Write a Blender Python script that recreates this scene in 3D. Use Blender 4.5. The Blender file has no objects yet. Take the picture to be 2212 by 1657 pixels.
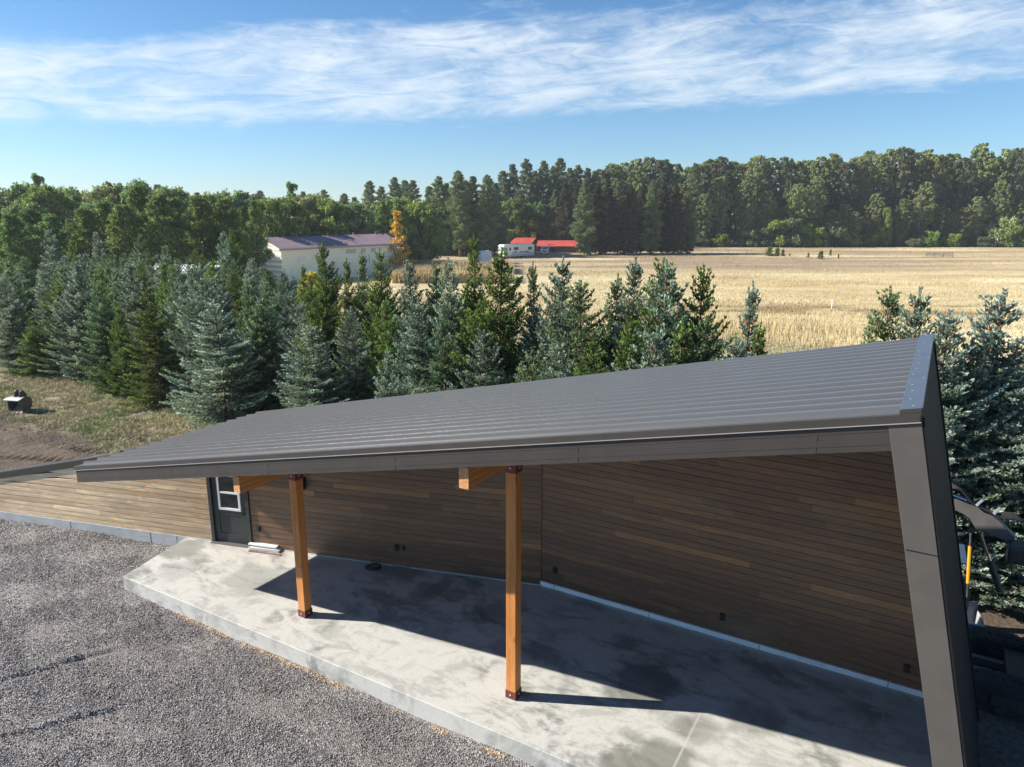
import bpy, math, random
import numpy as np
from math import radians, sin, cos, pi
random.seed(7); rng = np.random.default_rng(7)
scene = bpy.context.scene
col = scene.collection

# ------------------------------------------------------------------ survey
PSI, SL = 0.5371, 0.2207                     # heading of the shed, pitch of its roof
A = np.array([cos(PSI), -sin(PSI)]); N = np.array([-sin(PSI), -cos(PSI)])
HC, PITCH, FPX = 8.5, 0.234, 1555.0          # drone height, pitch, focal length (px of a 2211 wide print)
Z0 = 6.107                                   # underside of the fascia at t = 0
WF, WB, TL = -8.25, -13.53, -16.49           # front of the fascia, back wall, low end of the roof
def T(t, w, z=0.0): p = A*t + N*w; return (float(p[0]), float(p[1]), float(z))
def zf(t): return Z0 + SL*t
def smooth(a, b, x):
    x = np.clip((x-a)/(b-a), 0, 1); return x*x*(3-2*x)
def gz(x, y): return -0.42 - 2.5*smooth(45, 130, np.asarray(y, float))
def sight(u, v):
    a = (u-1105.5)/FPX; b = (v-828.5)/FPX
    return np.array([a, cos(PITCH)-b*sin(PITCH), -sin(PITCH)-b*cos(PITCH)])
def at_dist(u, v, Y): return sight(u, v)*Y/sight(u, v)[1] + np.array([0, 0, HC])
def on_ground(u, v, z=None):
    r = sight(u, v); g = -0.42 if z is None else z
    for _ in range(40):
        k = (g-HC)/r[2]; p = r*k
        if z is None: g = 0.5*g+0.5*float(gz(0, p[1]))
    return np.array([p[0], p[1], g])
def at_w(u, v, w):                           # point of a sight line in the upright plane at depth w: (t, z)
    r = sight(u, v); k = w/(r[:2]@N); p = r*k; return float(p[:2]@A), float(p[2]+HC)

# ------------------------------------------------------------------ noise for meshes
def vnoise(x, y, seed=0):
    x = np.asarray(x, float); y = np.asarray(y, float)
    xi = np.floor(x).astype(np.int64); yi = np.floor(y).astype(np.int64); fx = x-xi; fy = y-yi
    fx = fx*fx*(3-2*fx); fy = fy*fy*(3-2*fy)
    def h(i, j):
        n = (i*374761393 + j*668265263 + seed*982451653) & 0xffffffff
        n = ((n ^ (n >> 13))*1274126177) & 0xffffffff
        return ((n ^ (n >> 16)) & 0xffff)/65535.0
    return (h(xi, yi)*(1-fx)+h(xi+1, yi)*fx)*(1-fy)+(h(xi, yi+1)*(1-fx)+h(xi+1, yi+1)*fx)*fy
def fbm(x, y, seed=0, o=4):
    s = 0; a = .5
    for k in range(o): s = s+a*vnoise(x*2**k, y*2**k, seed+k*17); a *= .5
    return s

# ------------------------------------------------------------------ object helpers
def link(o, parent=None):
    col.objects.link(o)
    if parent is not None: o.parent = parent
    return o
def tag(o, label=None, cat=None, group=None, kind=None):
    if label: o['label'] = label
    if cat: o['category'] = cat
    if group: o['group'] = group
    if kind: o['kind'] = kind
    return o
def empty(name, loc=(0, 0, 0), rz=0, **k):
    o = bpy.data.objects.new(name, None); o.location = loc; o.rotation_euler = (0, 0, rz)
    o.empty_display_size = .3; link(o); return tag(o, **k)
def mesh_np(name, V, F, mat, parent=None, attr=None, smooth_=False):
    """F: (m,k) array of faces with the same number of corners"""
    V = np.asarray(V, np.float32); F = np.asarray(F, np.int32); m, k = F.shape
    me = bpy.data.meshes.new(name); me.vertices.add(len(V)); me.vertices.foreach_set('co', V.ravel())
    me.loops.add(m*k); me.loops.foreach_set('vertex_index', F.ravel())
    me.polygons.add(m); me.polygons.foreach_set('loop_start', np.arange(0, m*k, k, dtype=np.int32))
    me.polygons.foreach_set('loop_total', np.full(m, k, np.int32))
    me.polygons.foreach_set('use_smooth', np.full(m, bool(smooth_)))
    if attr is not None:
        for an, av in attr.items():
            a_ = me.attributes.new(an, 'FLOAT', 'FACE'); a_.data.foreach_set('value', np.asarray(av, np.float32))
    me.update(calc_edges=True)
    if mat: me.materials.append(mat)
    return link(bpy.data.objects.new(name, me), parent)
class MB:
    def __init__(s): s.v = []; s.f = []; s.r = []
    def poly(s, pts, faces, r=None):
        b = len(s.v); s.v += [tuple(map(float, p)) for p in pts]; s.f += [tuple(b+i for i in f) for f in faces]
        s.r += [random.random() if r is None else r]*len(faces)
    def hexa(s, p, r=None):                  # p: 4 bottom, 4 top
        s.poly(p, [(3, 2, 1, 0), (4, 5, 6, 7), (0, 1, 5, 4), (1, 2, 6, 5), (2, 3, 7, 6), (3, 0, 4, 7)], r)
    def box(s, x0, x1, y0, y1, z0, z1, r=None):
        s.hexa([(x0, y0, z0), (x1, y0, z0), (x1, y1, z0), (x0, y1, z0), (x0, y0, z1), (x1, y0, z1), (x1, y1, z1), (x0, y1, z1)], r)
    def tbox(s, t0, t1, w0, w1, z0, z1, r=None):   # box in shed axes
        s.hexa([T(t0, w0, z0), T(t0, w1, z0), T(t1, w1, z0), T(t1, w0, z0), T(t0, w0, z1), T(t0, w1, z1), T(t1, w1, z1), T(t1, w0, z1)], r)
    def prism(s, pts, off, r=None):          # closed outline pushed along off
        n = len(pts); off = np.array(off, float); q = [tuple(np.array(p, float)+off) for p in pts]
        s.poly(list(pts)+q, [tuple(range(n)), tuple(range(2*n-1, n-1, -1))]+[(i, (i+1) % n+0, (i+1) % n+n, i+n)[::-1] for i in range(n)], r)
    def tube(s, path, rad, n=8, cap=True):
        path = [np.array(p, float) for p in path]; rings = []
        if not hasattr(rad, '__len__'): rad = [rad]*len(path)
        up = np.array([0, 0, 1.0])
        b = len(s.v)
        for i, p in enumerate(path):
            d = path[min(i+1, len(path)-1)]-path[max(i-1, 0)]; d /= (np.linalg.norm(d)+1e-9)
            x = np.cross(d, up if abs(d[2]) < .95 else np.array([1.0, 0, 0])); x /= np.linalg.norm(x); y = np.cross(d, x)
            for k in range(n):
                a = 2*pi*k/n; s.v.append(tuple(p+rad[i]*(x*cos(a)+y*sin(a))))
        for i in range(len(path)-1):
            for k in range(n):
                s.f.append((b+i*n+k, b+i*n+(k+1) % n, b+(i+1)*n+(k+1) % n, b+(i+1)*n+k)); s.r.append(.5)
        if cap:
            s.f.append(tuple(b+k for k in range(n))[::-1]); s.f.append(tuple(b+(len(path)-1)*n+k for k in range(n))); s.r += [.5, .5]
    def build(s, name, mat, parent=None, bevel=0, smooth_=False):
        me = bpy.data.meshes.new(name); me.from_pydata(s.v, [], s.f)
        a_ = me.attributes.new('rnd', 'FLOAT', 'FACE'); a_.data.foreach_set('value', np.array(s.r, np.float32))
        if smooth_: me.polygons.foreach_set('use_smooth', np.ones(len(me.polygons), bool))
        me.materials.append(mat); me.validate(); me.update()
        o = link(bpy.data.objects.new(name, me), parent)
        if bevel:
            m = o.modifiers.new('bevel', 'BEVEL'); m.width = bevel; m.segments = 2; m.limit_method = 'ANGLE'
        return o

# ------------------------------------------------------------------ materials
class NT:
    def __init__(s, tree): s.t = tree; s.n = tree.nodes; s.l = tree.links
    def new(s, ty, **k):
        n = s.n.new(ty)
        for a, b in k.items(): setattr(n, a, b)
        return n
    def put(s, sock, v):
        if isinstance(v, bpy.types.NodeSocket): s.l.new(v, sock)
        elif isinstance(v, (tuple, list)) and len(v) == 3 and sock.type == 'RGBA': sock.default_value = (*v, 1)
        else: sock.default_value = v
    def m(s, op, a, b=0.0, c=0.0, clamp=False):
        n = s.new('ShaderNodeMath', operation=op, use_clamp=clamp)
        for i, v in enumerate((a, b, c)): s.put(n.inputs[i], v)
        return n.outputs[0]
    def mapr(s, v, a, b, c=0.0, d=1.0, sm=True):
        n = s.new('ShaderNodeMapRange'); n.interpolation_type = 'SMOOTHSTEP' if sm else 'LINEAR'
        s.put(n.inputs[0], v)
        for i, q in enumerate((a, b, c, d)): s.put(n.inputs[i+1], q)
        return n.outputs[0]
    def noise(s, vec, scale, detail=4, rough=.55, dist=0.0):
        n = s.new('ShaderNodeTexNoise'); s.put(n.inputs['Vector'], vec); n.inputs['Scale'].default_value = scale
        n.inputs['Detail'].default_value = detail; n.inputs['Roughness'].default_value = rough; n.inputs['Distortion'].default_value = dist
        return n.outputs['Fac']
    def vor(s, vec, scale, out='Distance', feature='F1'):
        n = s.new('ShaderNodeTexVoronoi', feature=feature); s.put(n.inputs['Vector'], vec); n.inputs['Scale'].default_value = scale
        return n.outputs[out]
    def mix(s, f, a, b, mode='MIX'):
        n = s.new('ShaderNodeMix', data_type='RGBA', blend_type=mode)
        s.put(n.inputs[0], f); s.put(n.inputs[6], a); s.put(n.inputs[7], b); return n.outputs[2]
    def ramp(s, f, stops):
        n = s.new('ShaderNodeValToRGB'); s.put(n.inputs[0], f); e = n.color_ramp.elements
        while len(e) < len(stops): e.new(.5)
        for i, (p, c) in enumerate(stops): e[i].position = p; e[i].color = (*c, 1)
        return n.outputs[0]
    def scale(s, vec, v):
        n = s.new('ShaderNodeVectorMath', operation='MULTIPLY'); s.put(n.inputs[0], vec); n.inputs[1].default_value = v; return n.outputs[0]
    def sep(s, vec):
        n = s.new('ShaderNodeSeparateXYZ'); s.put(n.inputs[0], vec); return n.outputs
    def comb(s, x, y, z=0.0):
        n = s.new('ShaderNodeCombineXYZ')
        for i, v in enumerate((x, y, z)): s.put(n.inputs[i], v)
        return n.outputs[0]
    def attr(s, name): return s.new('ShaderNodeAttribute', attribute_name=name).outputs['Fac']
    def obj(s): return s.new('ShaderNodeTexCoord').outputs['Object']
    def pos(s): return s.new('ShaderNodeNewGeometry').outputs['Position']
    def orand(s): return s.new('ShaderNodeObjectInfo').outputs['Random']
    def bump(s, h, strength=.5, dist=.01, normal=None):
        n = s.new('ShaderNodeBump'); s.put(n.inputs['Height'], h); n.inputs['Strength'].default_value = strength
        n.inputs['Distance'].default_value = dist
        if normal is not None: s.put(n.inputs['Normal'], normal)
        return n.outputs[0]
def material(name, fn=None, base=(.5, .5, .5), rough=.6, spec=.5, metal=0.0):
    m = bpy.data.materials.new(name); m.use_nodes = True; t = NT(m.node_tree); b = t.n['Principled BSDF']
    b.inputs['Base Color'].default_value = (*base, 1); b.inputs['Roughness'].default_value = rough
    b.inputs['Specular IOR Level'].default_value = spec; b.inputs['Metallic'].default_value = metal
    if fn:
        for k, v in fn(t).items(): t.put(b.inputs[k], v)
    return m
def speckle(c1, c2, sc=6.0, rough=.6, b=.1):
    def f(t):
        n = t.noise(t.obj(), sc, 5); return {'Base Color': t.mix(t.mapr(n, .35, .65), c1, c2), 'Roughness': rough, 'Normal': t.bump(n, b)}
    return f

def f_siding(t):
    o = t.obj(); r = t.attr('rnd'); ir = t.orand()
    base = t.ramp(r, [(0, (.105, .058, .033)), (.2, (.165, .095, .050)), (.4, (.120, .076, .052)), (.6, (.200, .112, .055)), (.75, (.130, .072, .042)), (.9, (.215, .130, .065)), (1, (.30, .175, .082))])
    base = t.mix(t.m('MULTIPLY', t.mapr(t.sep(t.pos())[0], -7.2, -12.5, .45, 1), t.m('LESS_THAN', t.sep(t.pos())[0], -7.7)), base, t.ramp(r, [(0, (.66, .54, .37)), (.3, (.84, .72, .53)), (.6, (.76, .66, .49)), (.85, (.90, .80, .61)), (1, (.93, .86, .69))]))  # boards left of the door: sun glare painted in, paler further left
    off = t.m('MULTIPLY', r, 37.0)
    s = t.sep(o); v = t.comb(t.m('ADD', s[0], off), s[1], s[2])
    base = t.mix(1.0, base, (1.06, .95, .84), 'MULTIPLY')
    grain = t.noise(t.scale(v, (1.3, 10, 34)), 1.6, 5, .65, .6)
    c = t.mix(t.mapr(grain, .3, .75), t.mix(1.0, base, (.70, .66, .62), 'MULTIPLY'), base)
    blot = t.noise(t.scale(v, (.8, 1, 9)), 1.1, 5, .6)
    c = t.mix(t.m('MULTIPLY', t.mapr(blot, .50, .70), .7), c, t.mix(1.0, base, (1.45, 1.35, 1.15), 'MULTIPLY'))
    blot2 = t.noise(t.scale(v, (1.1, 3, 12)), .9, 5, .6)
    c = t.mix(t.m('MULTIPLY', t.mapr(blot2, .52, .70), .6), c, t.mix(1.0, base, (.62, .62, .66), 'MULTIPLY'))
    c = t.mix(t.m('MULTIPLY', t.mapr(t.noise(t.scale(v, (2.3, 2, 10)), 1.0, 3), .62, .70), .6), c, t.mix(1.0, base, (1.9, 1.25, .7), 'MULTIPLY'))
    k = t.vor(t.scale(v, (1.6, 1, 7.1)), 1.0)
    c = t.mix(t.mapr(k, .035, .085, .75, 0.0), c, (.045, .022, .012))
    kr = t.mapr(k, .06, .2, .45, 0)
    c = t.mix(kr, c, (.30, .15, .06))
    wear = t.noise(t.scale(o, (.35, 1, .9)), 1.0, 3)
    c = t.mix(t.mapr(wear, .55, .8, 0, .4), c, (.21, .17, .12))
    return {'Base Color': c, 'Roughness': t.mapr(grain, .3, .7, .36, .52), 'Specular IOR Level': .8,
            'Normal': t.bump(t.m('SUBTRACT', grain, t.mapr(k, 0, .2, .8, 0)), .45, .006)}
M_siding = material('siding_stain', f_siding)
def f_timber(t):
    o = t.obj(); v = t.scale(o, (14, 14, .8)); g = t.noise(v, 1.5, 5, .6, 1.2)
    g2 = t.noise(t.scale(o, (3, 3, .5)), 1.2, 3)
    c = t.mix(t.mapr(g, .3, .72), (.42, .150, .032), (.60, .245, .065))
    c = t.mix(t.mapr(g2, .4, .7, 0, .45), c, (.66, .30, .09))
    k = t.vor(t.scale(o, (4.2, 4.2, 1.9)), 1.0); ck = t.noise(t.scale(o, (60, 60, 1.1)), 1.0, 3)
    c = t.mix(t.mapr(ck, .66, .70, 0, .7), c, (.10, .035, .012))
    c = t.mix(t.mapr(k, .05, .12, .8, 0), c, (.13, .045, .015))
    c = t.mix(t.mapr(k, .1, .24, .3, 0), c, (.38, .13, .03))
    return {'Base Color': c, 'Roughness': .5, 'Normal': t.bump(g, .25, .004)}
M_timber = material('fir_timber', f_timber)
def f_beam(t):
    o = t.obj(); v = t.scale(o, (14, .9, 14)); g = t.noise(v, 1.5, 5, .6, 1.2)
    z = t.m('FRACT', t.m('MULTIPLY', t.sep(o)[2], 1/.095))
    seam = t.m('LESS_THAN', z, .06)
    c = t.mix(t.mapr(g, .3, .72), (.44, .155, .032), (.60, .245, .065))
    c = t.mix(t.m('MULTIPLY', seam, .8), c, (.12, .045, .015))
    return {'Base Color': c, 'Roughness': .5, 'Normal': t.bump(g, .2, .004)}
M_beam = material('laminated_beam', f_beam)
M_endgrain = material('end_grain', speckle((.66, .36, .17), (.5, .22, .08), 22, .7))
M_bracket = material('oxide_red_steel', speckle((.16, .035, .028), (.11, .025, .02), 15, .45))
M_bolt = material('bolt_zinc', base=(.75, .75, .75), rough=.35, metal=.6)

def f_roof(t):
    p = t.obj(); n = t.noise(p, 1.3, 4); n2 = t.noise(t.scale(p, (1, 60, 1)), 1.0, 2)
    c = t.mix(t.mapr(n, .3, .7), (.092, .091, .094), (.097, .096, .099))
    return {'Base Color': c, 'Roughness': .30, 'Specular IOR Level': 1.0, 'Coat Weight': .5, 'Coat Roughness': .2}
M_roof = material('roof_steel', f_roof)
def f_trim(t):
    p = t.pos(); n = t.noise(p, 2.2, 4); st = t.noise(t.scale(p, (1, 1, 1)), 24, 3)
    c = t.mix(t.mapr(n, .3, .7), (.042, .038, .035), (.049, .044, .041))
    c = t.mix(t.mapr(st, .62, .75, 0, .25), c, (.08, .075, .07))
    return {'Base Color': c, 'Roughness': .5, 'Specular IOR Level': .5, 'Normal': t.bump(t.noise(p, 1.1, 2), .12, .05)}
M_trim = material('trim_steel', f_trim)
M_trimsheen = material('corner_trim_steel', speckle((.088, .082, .075), (.100, .093, .085), 3, .5, .03))  # fascia steel again, its brighter reflection painted in as a paler tone
M_cap = material('cap_steel', speckle((.06, .075, .10), (.07, .085, .112), 2, .36, .02), spec=.9)
M_endwall = material('wall_panel_steel', speckle((.011, .011, .0115), (.014, .0135, .014), 3, .7, .03), spec=.2)
def f_slab(t):
    p = t.obj(); s = t.sep(p)                # object axes are the shed's own
    n1 = t.noise(p, .55, 6, .62, .8); n2 = t.noise(t.scale(p, (.8, 1.7, 1)), 1.3, 8, .72, .6); n3 = t.noise(p, 26, 4, .7); n4 = t.noise(p, .22, 2)
    c = t.mix(t.mapr(n3, .3, .7), (.475, .480, .462), (.535, .540, .520))
    c = t.mix(t.mapr(n2, .46, .62, 0, .55), c, (.24, .255, .245))
    d = t.mapr(t.m('ADD', t.m('MULTIPLY', n1, .75), t.m('MULTIPLY', n2, .3)), .53, .64, 0, .72)
    c = t.mix(d, c, (.165, .178, .168))
    c = t.mix(t.mapr(n4, .55, .7, 0, .35), c, (.54, .51, .46))
    st_ = t.noise(t.scale(p, (1.6, .7, 1)), 2.2, 8, .74, .5); c = t.mix(t.mapr(st_, .50, .70, 0, .38), c, (.27, .275, .27)); spk = t.vor(p, 9.0); c = t.mix(t.mapr(spk, .03, .06, .5, 0), c, (.16, .15, .13))
    # a worn damp patch with a shape of its own near the right post
    def blob(cx, cy, r, k, colr):
        dx = t.m('SUBTRACT', s[0], cx); dy = t.m('SUBTRACT', s[1], cy)
        q = t.m('SQRT', t.m('ADD', t.m('MULTIPLY', dx, dx), t.m('MULTIPLY', dy, dy)))
        q = t.m('ADD', q, t.m('MULTIPLY', t.m('SUBTRACT', t.noise(p, 1.7, 5), .5), 1.5*r))
        return t.mapr(q, r*.55, r, k, 0), colr
    for a_ in ((-3.0, -9.35, .95, .7, (.12, .125, .105)), (-3.9, -11.3, .85, .75, (.13, .14, .13)), (-2.7, -10.6, .5, .5, (.15, .15, .14)), (-1.6, -8.9, .7, .5, (.16, .16, .13)),
               (-9.4, -11.9, .5, .5, (.15, .155, .15)), (-7.6, -11.9, .45, .55, (.14, .145, .14)), (-8.7, -12.1, .35, .5, (.14, .145, .14)), (-13.2, -10.2, .9, .45, (.2, .21, .21)), (-15.2, -9.6, .6, .35, (.22, .23, .23)),
               (-6.7, -10.9, .35, .5, (.15, .155, .15)), (-1.9, -11.4, .6, .5, (.14, .15, .14))):
        f, cc = blob(*a_); c = t.mix(f, c, cc)
    # trowelled saw cuts, slightly paler than the slab
    line = 0.0
    for x0 in (-14.1, -11.2, -8.35, -5.5, -2.75, 0.0):
        q = t.m('ABSOLUTE', t.m('SUBTRACT', t.m('ADD', s[0], t.m('MULTIPLY', t.m('SUBTRACT', n4, .5), .05)), x0)); line = t.m('MAXIMUM', line, t.mapr(q, .008, .03, .55, 0))
    q = t.m('ABSOLUTE', t.m('SUBTRACT', s[1], -11.15)); line = t.m('MAXIMUM', line, t.mapr(q, .006, .02, .3, 0))
    c = t.mix(line, c, (.5, .49, .46))
    return {'Base Color': c, 'Roughness': t.m('SUBTRACT', .62, t.m('MULTIPLY', d, .3)), 'Normal': t.bump(t.m('ADD', n2, t.m('MULTIPLY', n3, .2)), .16, .01)}
M_slab = material('patio_concrete', f_slab)
def f_found(t):
    p = t.obj(); n = t.noise(p, 3.0, 5); h = t.vor(p, 7.0); n2 = t.noise(t.scale(p, (1, 1, 5)), 1.2, 4)
    c = t.mix(t.mapr(n, .35, .65), (.42, .44, .45), (.50, .52, .53))
    c = t.mix(t.mapr(h, .05, .12, .7, 0), c, (.13, .13, .13))
    c = t.mix(t.mapr(n2, .56, .7, 0, .5), c, (.30, .29, .27))
    return {'Base Color': c, 'Roughness': .8, 'Normal': t.bump(n, .3, .01)}
M_found = material('foundation_concrete', f_found)
def f_foundpale(t):
    p = t.obj(); n = t.noise(p, 2.0, 5); h = t.vor(p, 6.0); c = t.mix(t.mapr(n, .35, .65), (.74, .76, .78), (.84, .86, .88))
    c = t.mix(t.mapr(h, .04, .10, .7, 0), c, (.25, .25, .25)); c = t.mix(t.mapr(t.noise(t.scale(p, (1, 1, 3)), .8, 4), .56, .68, 0, .6), c, (.40, .37, .32))
    return {'Base Color': c, 'Roughness': .8, 'Normal': t.bump(n, .2, .01)}
M_foundpale = material('pale_foundation', f_foundpale)
def f_gravel(t):
    p = t.pos(); d = t.vor(p, 42.0); cc = t.sep(t.vor(p, 42.0, 'Color'))[0]; n = t.noise(p, .5, 5, .6); n2 = t.noise(p, 9, 3)
    c = t.ramp(cc, [(0, (.055, .051, .051)), (.3, (.17, .16, .158)), (.65, (.33, .315, .31)), (.9, (.42, .40, .39)), (1, (.60, .57, .53))])
    n5 = t.noise(t.scale(p, (1, 1.6, 1)), .75, 6, .65, .8); c = t.mix(t.mapr(n, .38, .62, 0, .3), c, (.14, .125, .115)); c = t.mix(t.mapr(n5, .52, .64, 0, .55), c, (.30, .28, .26)); c = t.mix(t.mapr(n5, .40, .30, 0, .5), c, (.09, .08, .075))
    c = t.mix(t.mapr(n2, .3, .7, .15, 0), c, (.03, .03, .03))
    return {'Base Color': c, 'Roughness': .8, 'Specular IOR Level': .4, 'Normal': t.bump(d, 1.0, .03)}
M_gravel = material('crushed_rock', f_gravel)
def f_stone(t):
    r = t.attr('rnd')
    return {'Base Color': t.ramp(r, [(0, (.07, .065, .065)), (.5, (.27, .257, .252)), (.85, (.46, .44, .43)), (.97, (.58, .55, .51)), (1, (.6, .40, .2))]), 'Roughness': .8}
M_stone = material('loose_rock', f_stone)
def tw(t):
    s = t.sep(t.pos())
    tt = t.m('ADD', t.m('MULTIPLY', s[0], float(A[0])), t.m('MULTIPLY', s[1], float(A[1])))
    ww = t.m('ADD', t.m('MULTIPLY', s[0], float(N[0])), t.m('MULTIPLY', s[1], float(N[1])))
    return s, tt, ww
def field_colour(t):
    s, tt, ww = tw(t)
    v = t.comb(t.m('MULTIPLY', s[0], .55), s[1])
    n = t.noise(v, .065, 6, .62, .6); n2 = t.noise(v, .35, 5, .6); n3 = t.noise(v, .03, 3)
    c = t.mix(t.mapr(n, .36, .62), (.52, .42, .24), (.62, .53, .33))
    c = t.mix(t.mapr(n2, .48, .66, 0, .6), c, (.38, .35, .17))
    n8 = t.noise(v, .11, 5, .6); c = t.mix(t.mapr(n8, .54, .68, 0, .6), c, (.40, .29, .19))
    c = t.mix(t.mapr(n, .55, .7, 0, .6), c, (.70, .65, .46))
    far = t.mapr(s[1], 125, 165)
    c = t.mix(t.m('MULTIPLY', far, t.mapr(t.noise(t.comb(t.m('MULTIPLY', s[0], .12), s[1]), .09, 4), .42, .58, .1, .75)), c, (.26, .19, .15))
    c = t.mix(t.mapr(n3, .58, .70, 0, .45), c, (.36, .26, .15))
    mound = t.noise(v, .16, 4)
    q = t.m('MULTIPLY', t.mapr(s[1], 64, 68), t.mapr(s[1], 80, 74)); q = t.m('MULTIPLY', q, t.m('MULTIPLY', t.mapr(s[0], 8, 20), t.mapr(mound, .42, .55)))
    c = t.mix(t.m('MULTIPLY', q, .75), c, (.22, .15, .075))
    return c
def f_ground(t):
    s, tt, ww = tw(t); p = t.pos()
    n = t.noise(p, .33, 6, .65, .5); n2 = t.noise(p, 1.6, 5, .65); n3 = t.noise(p, 9, 4, .7)
    dirt = t.mix(t.mapr(n3, .35, .65), (.098, .074, .054), (.170, .132, .100))
    dirt = t.mix(t.mapr(n, .4, .62, 0, .6), dirt, (.085, .066, .056))
    n6 = t.noise(p, 22, 4, .75); straw = t.mix(t.mapr(t.m('ADD', t.m('MULTIPLY', n2, .4), t.m('MULTIPLY', n6, .6)), .40, .60), (.15, .12, .075), (.36, .31, .21))
    green = t.mix(t.mapr(n2, .3, .7), (.13, .15, .06), (.21, .23, .10))
    grass = t.mix(t.mapr(n, .46, .56), straw, green)
    edge = t.m('ADD', ww, t.m('MULTIPLY', t.m('SUBTRACT', n, .5), 5.0))
    a = t.mapr(edge, -14.2, -15.4)          # dirt lot -> rough grass
    a = t.m('MULTIPLY', a, t.mapr(t.m('ADD', tt, t.m('MULTIPLY', n2, 3)), -12, -16, 0, 1))
    a = t.m('MULTIPLY', a, t.mapr(t.m('ADD', t.m('MULTIPLY', n2, .6), t.m('MULTIPLY', n6, .4)), .40, .52))
    c = t.mix(a, dirt, grass)
    litter = t.mix(t.mapr(n3, .35, .65), (.075, .055, .035), (.15, .11, .07))
    c = t.mix(t.mapr(edge, -19.5, -20.6), c, litter)
    fld = t.m('MAXIMUM', t.mapr(ww, -34, -37), 0.0)
    mown = t.mix(t.mapr(n2, .35, .65), (.24, .215, .115), (.34, .29, .17))
    fc = t.mix(t.mapr(t.m('ADD', ww, t.m('MULTIPLY', n, 4)), -49, -51), mown, field_colour(t))
    c = t.mix(fld, c, fc)
    wood = t.mapr(s[1], 243, 247)
    c = t.mix(wood, c, (.05, .06, .03))
    return {'Base Color': c, 'Roughness': .9, 'Specular IOR Level': .2, 'Normal': t.bump(t.m('ADD', n3, n2), .9, .06)}
M_ground = material('ground_soil', f_ground)
def f_straw(t):
    r = t.attr('rnd')
    c = t.mix(1.0, field_colour(t), t.ramp(r, [(0, (.88, .86, .82)), (.5, (1.02, 1.0, .96)), (1, (1.20, 1.18, 1.10))]), 'MULTIPLY')
    return {'Base Color': c, 'Roughness': .8, 'Specular IOR Level': .2}
M_straw = material('dry_grass_blades', f_straw)
def f_tuft(t):
    r = t.attr('rnd')
    return {'Base Color': t.ramp(r, [(0, (.44, .38, .24)), (.45, (.50, .46, .29)), (.6, (.34, .37, .17)), (1, (.20, .29, .08))]), 'Roughness': .8, 'Specular IOR Level': .2}
M_tuft = material('rough_grass_blades', f_tuft)

def leafmat(name, stops, rough=.6, spec=.3, hue=.03, val=.35):
    def f(t):
        r = t.attr('rnd'); o = t.orand(); c = t.ramp(r, stops)
        h = t.new('ShaderNodeHueSaturation'); t.put(h.inputs['Color'], c)
        t.put(h.inputs['Hue'], t.m('ADD', .5-hue/2, t.m('MULTIPLY', o, hue)))
        o2 = t.m('FRACT', t.m('MULTIPLY', o, 7.13)); t.put(h.inputs['Value'], t.m('ADD', 1-val/2, t.m('MULTIPLY', o2, val)))
        return {'Base Color': h.outputs[0], 'Roughness': rough, 'Specular IOR Level': spec}
    m = material(name, f); t = NT(m.node_tree); b = t.n['Principled BSDF']; tr = t.new('ShaderNodeBsdfTranslucent'); mx = t.new('ShaderNodeMixShader'); mx.inputs[0].default_value = .40
    t.l.new(b.inputs['Base Color'].links[0].from_socket, tr.inputs['Color']); t.l.new(b.outputs[0], mx.inputs[1]); t.l.new(tr.outputs[0], mx.inputs[2]); t.l.new(mx.outputs[0], t.n['Material Output'].inputs[0])
    return m
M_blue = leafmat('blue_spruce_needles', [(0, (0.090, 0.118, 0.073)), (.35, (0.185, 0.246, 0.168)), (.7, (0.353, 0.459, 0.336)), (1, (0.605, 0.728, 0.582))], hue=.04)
M_green = leafmat('green_spruce_needles', [(0, (0.060, 0.094, 0.026)), (.35, (0.126, 0.192, 0.050)), (.7, (0.228, 0.336, 0.084)), (1, (0.384, 0.516, 0.144))], hue=.03)
M_mixed = leafmat('teal_spruce_needles', [(0, (0.069, 0.103, 0.048)), (.35, (0.144, 0.218, 0.101)), (.7, (0.265, 0.374, 0.184)), (1, (0.460, 0.586, 0.333))], hue=.04)
M_silver = leafmat('silver_spruce_needles', [(0, (.13, .17, .11)), (.35, (.25, .32, .25)), (.7, (.42, .53, .44)), (1, (.64, .74, .64))], hue=.02, val=.15)
M_cone = material('spruce_cones', speckle((.36, .17, .085), (.26, .13, .07), 20, .7))
M_bark = material('conifer_bark', speckle((.075, .052, .038), (.15, .11, .085), 14, .9, .6))
M_palebark = material('pale_bark', speckle((.20, .18, .155), (.32, .30, .27), 5, .9, .5))
M_orangebark = material('pine_bark', speckle((.11, .075, .055), (.20, .14, .10), 8, .9, .5))
M_cotton = leafmat('cottonwood_leaves', [(0, (0.142, 0.182, 0.070)), (.5, (0.264, 0.315, 0.122)), (.85, (0.415, 0.469, 0.200)), (1, (0.679, 0.708, 0.365))], hue=.03, val=.4)
M_leafgreen = leafmat('bright_leaves', [(0, (0.100, 0.156, 0.035)), (.5, (0.206, 0.294, 0.062)), (1, (0.388, 0.500, 0.112))], hue=.03, val=.4)
M_leafdark = leafmat('dark_leaves', [(0, (0.090, 0.148, 0.054)), (.5, (0.198, 0.288, 0.100)), (1, (0.360, 0.486, 0.180))], hue=.03, val=.4)
M_pine = leafmat('pine_needles', [(0, (0.097, 0.149, 0.054)), (.5, (0.216, 0.305, 0.095)), (1, (0.416, 0.535, 0.176))], hue=.04, val=.4)
M_darkconifer = leafmat('dark_conifer_needles', [(0, (0.051, 0.059, 0.033)), (.5, (0.102, 0.115, 0.063)), (.85, (0.192, 0.144, 0.084)), (1, (0.307, 0.186, 0.101))], hue=.03, val=.3)
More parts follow.
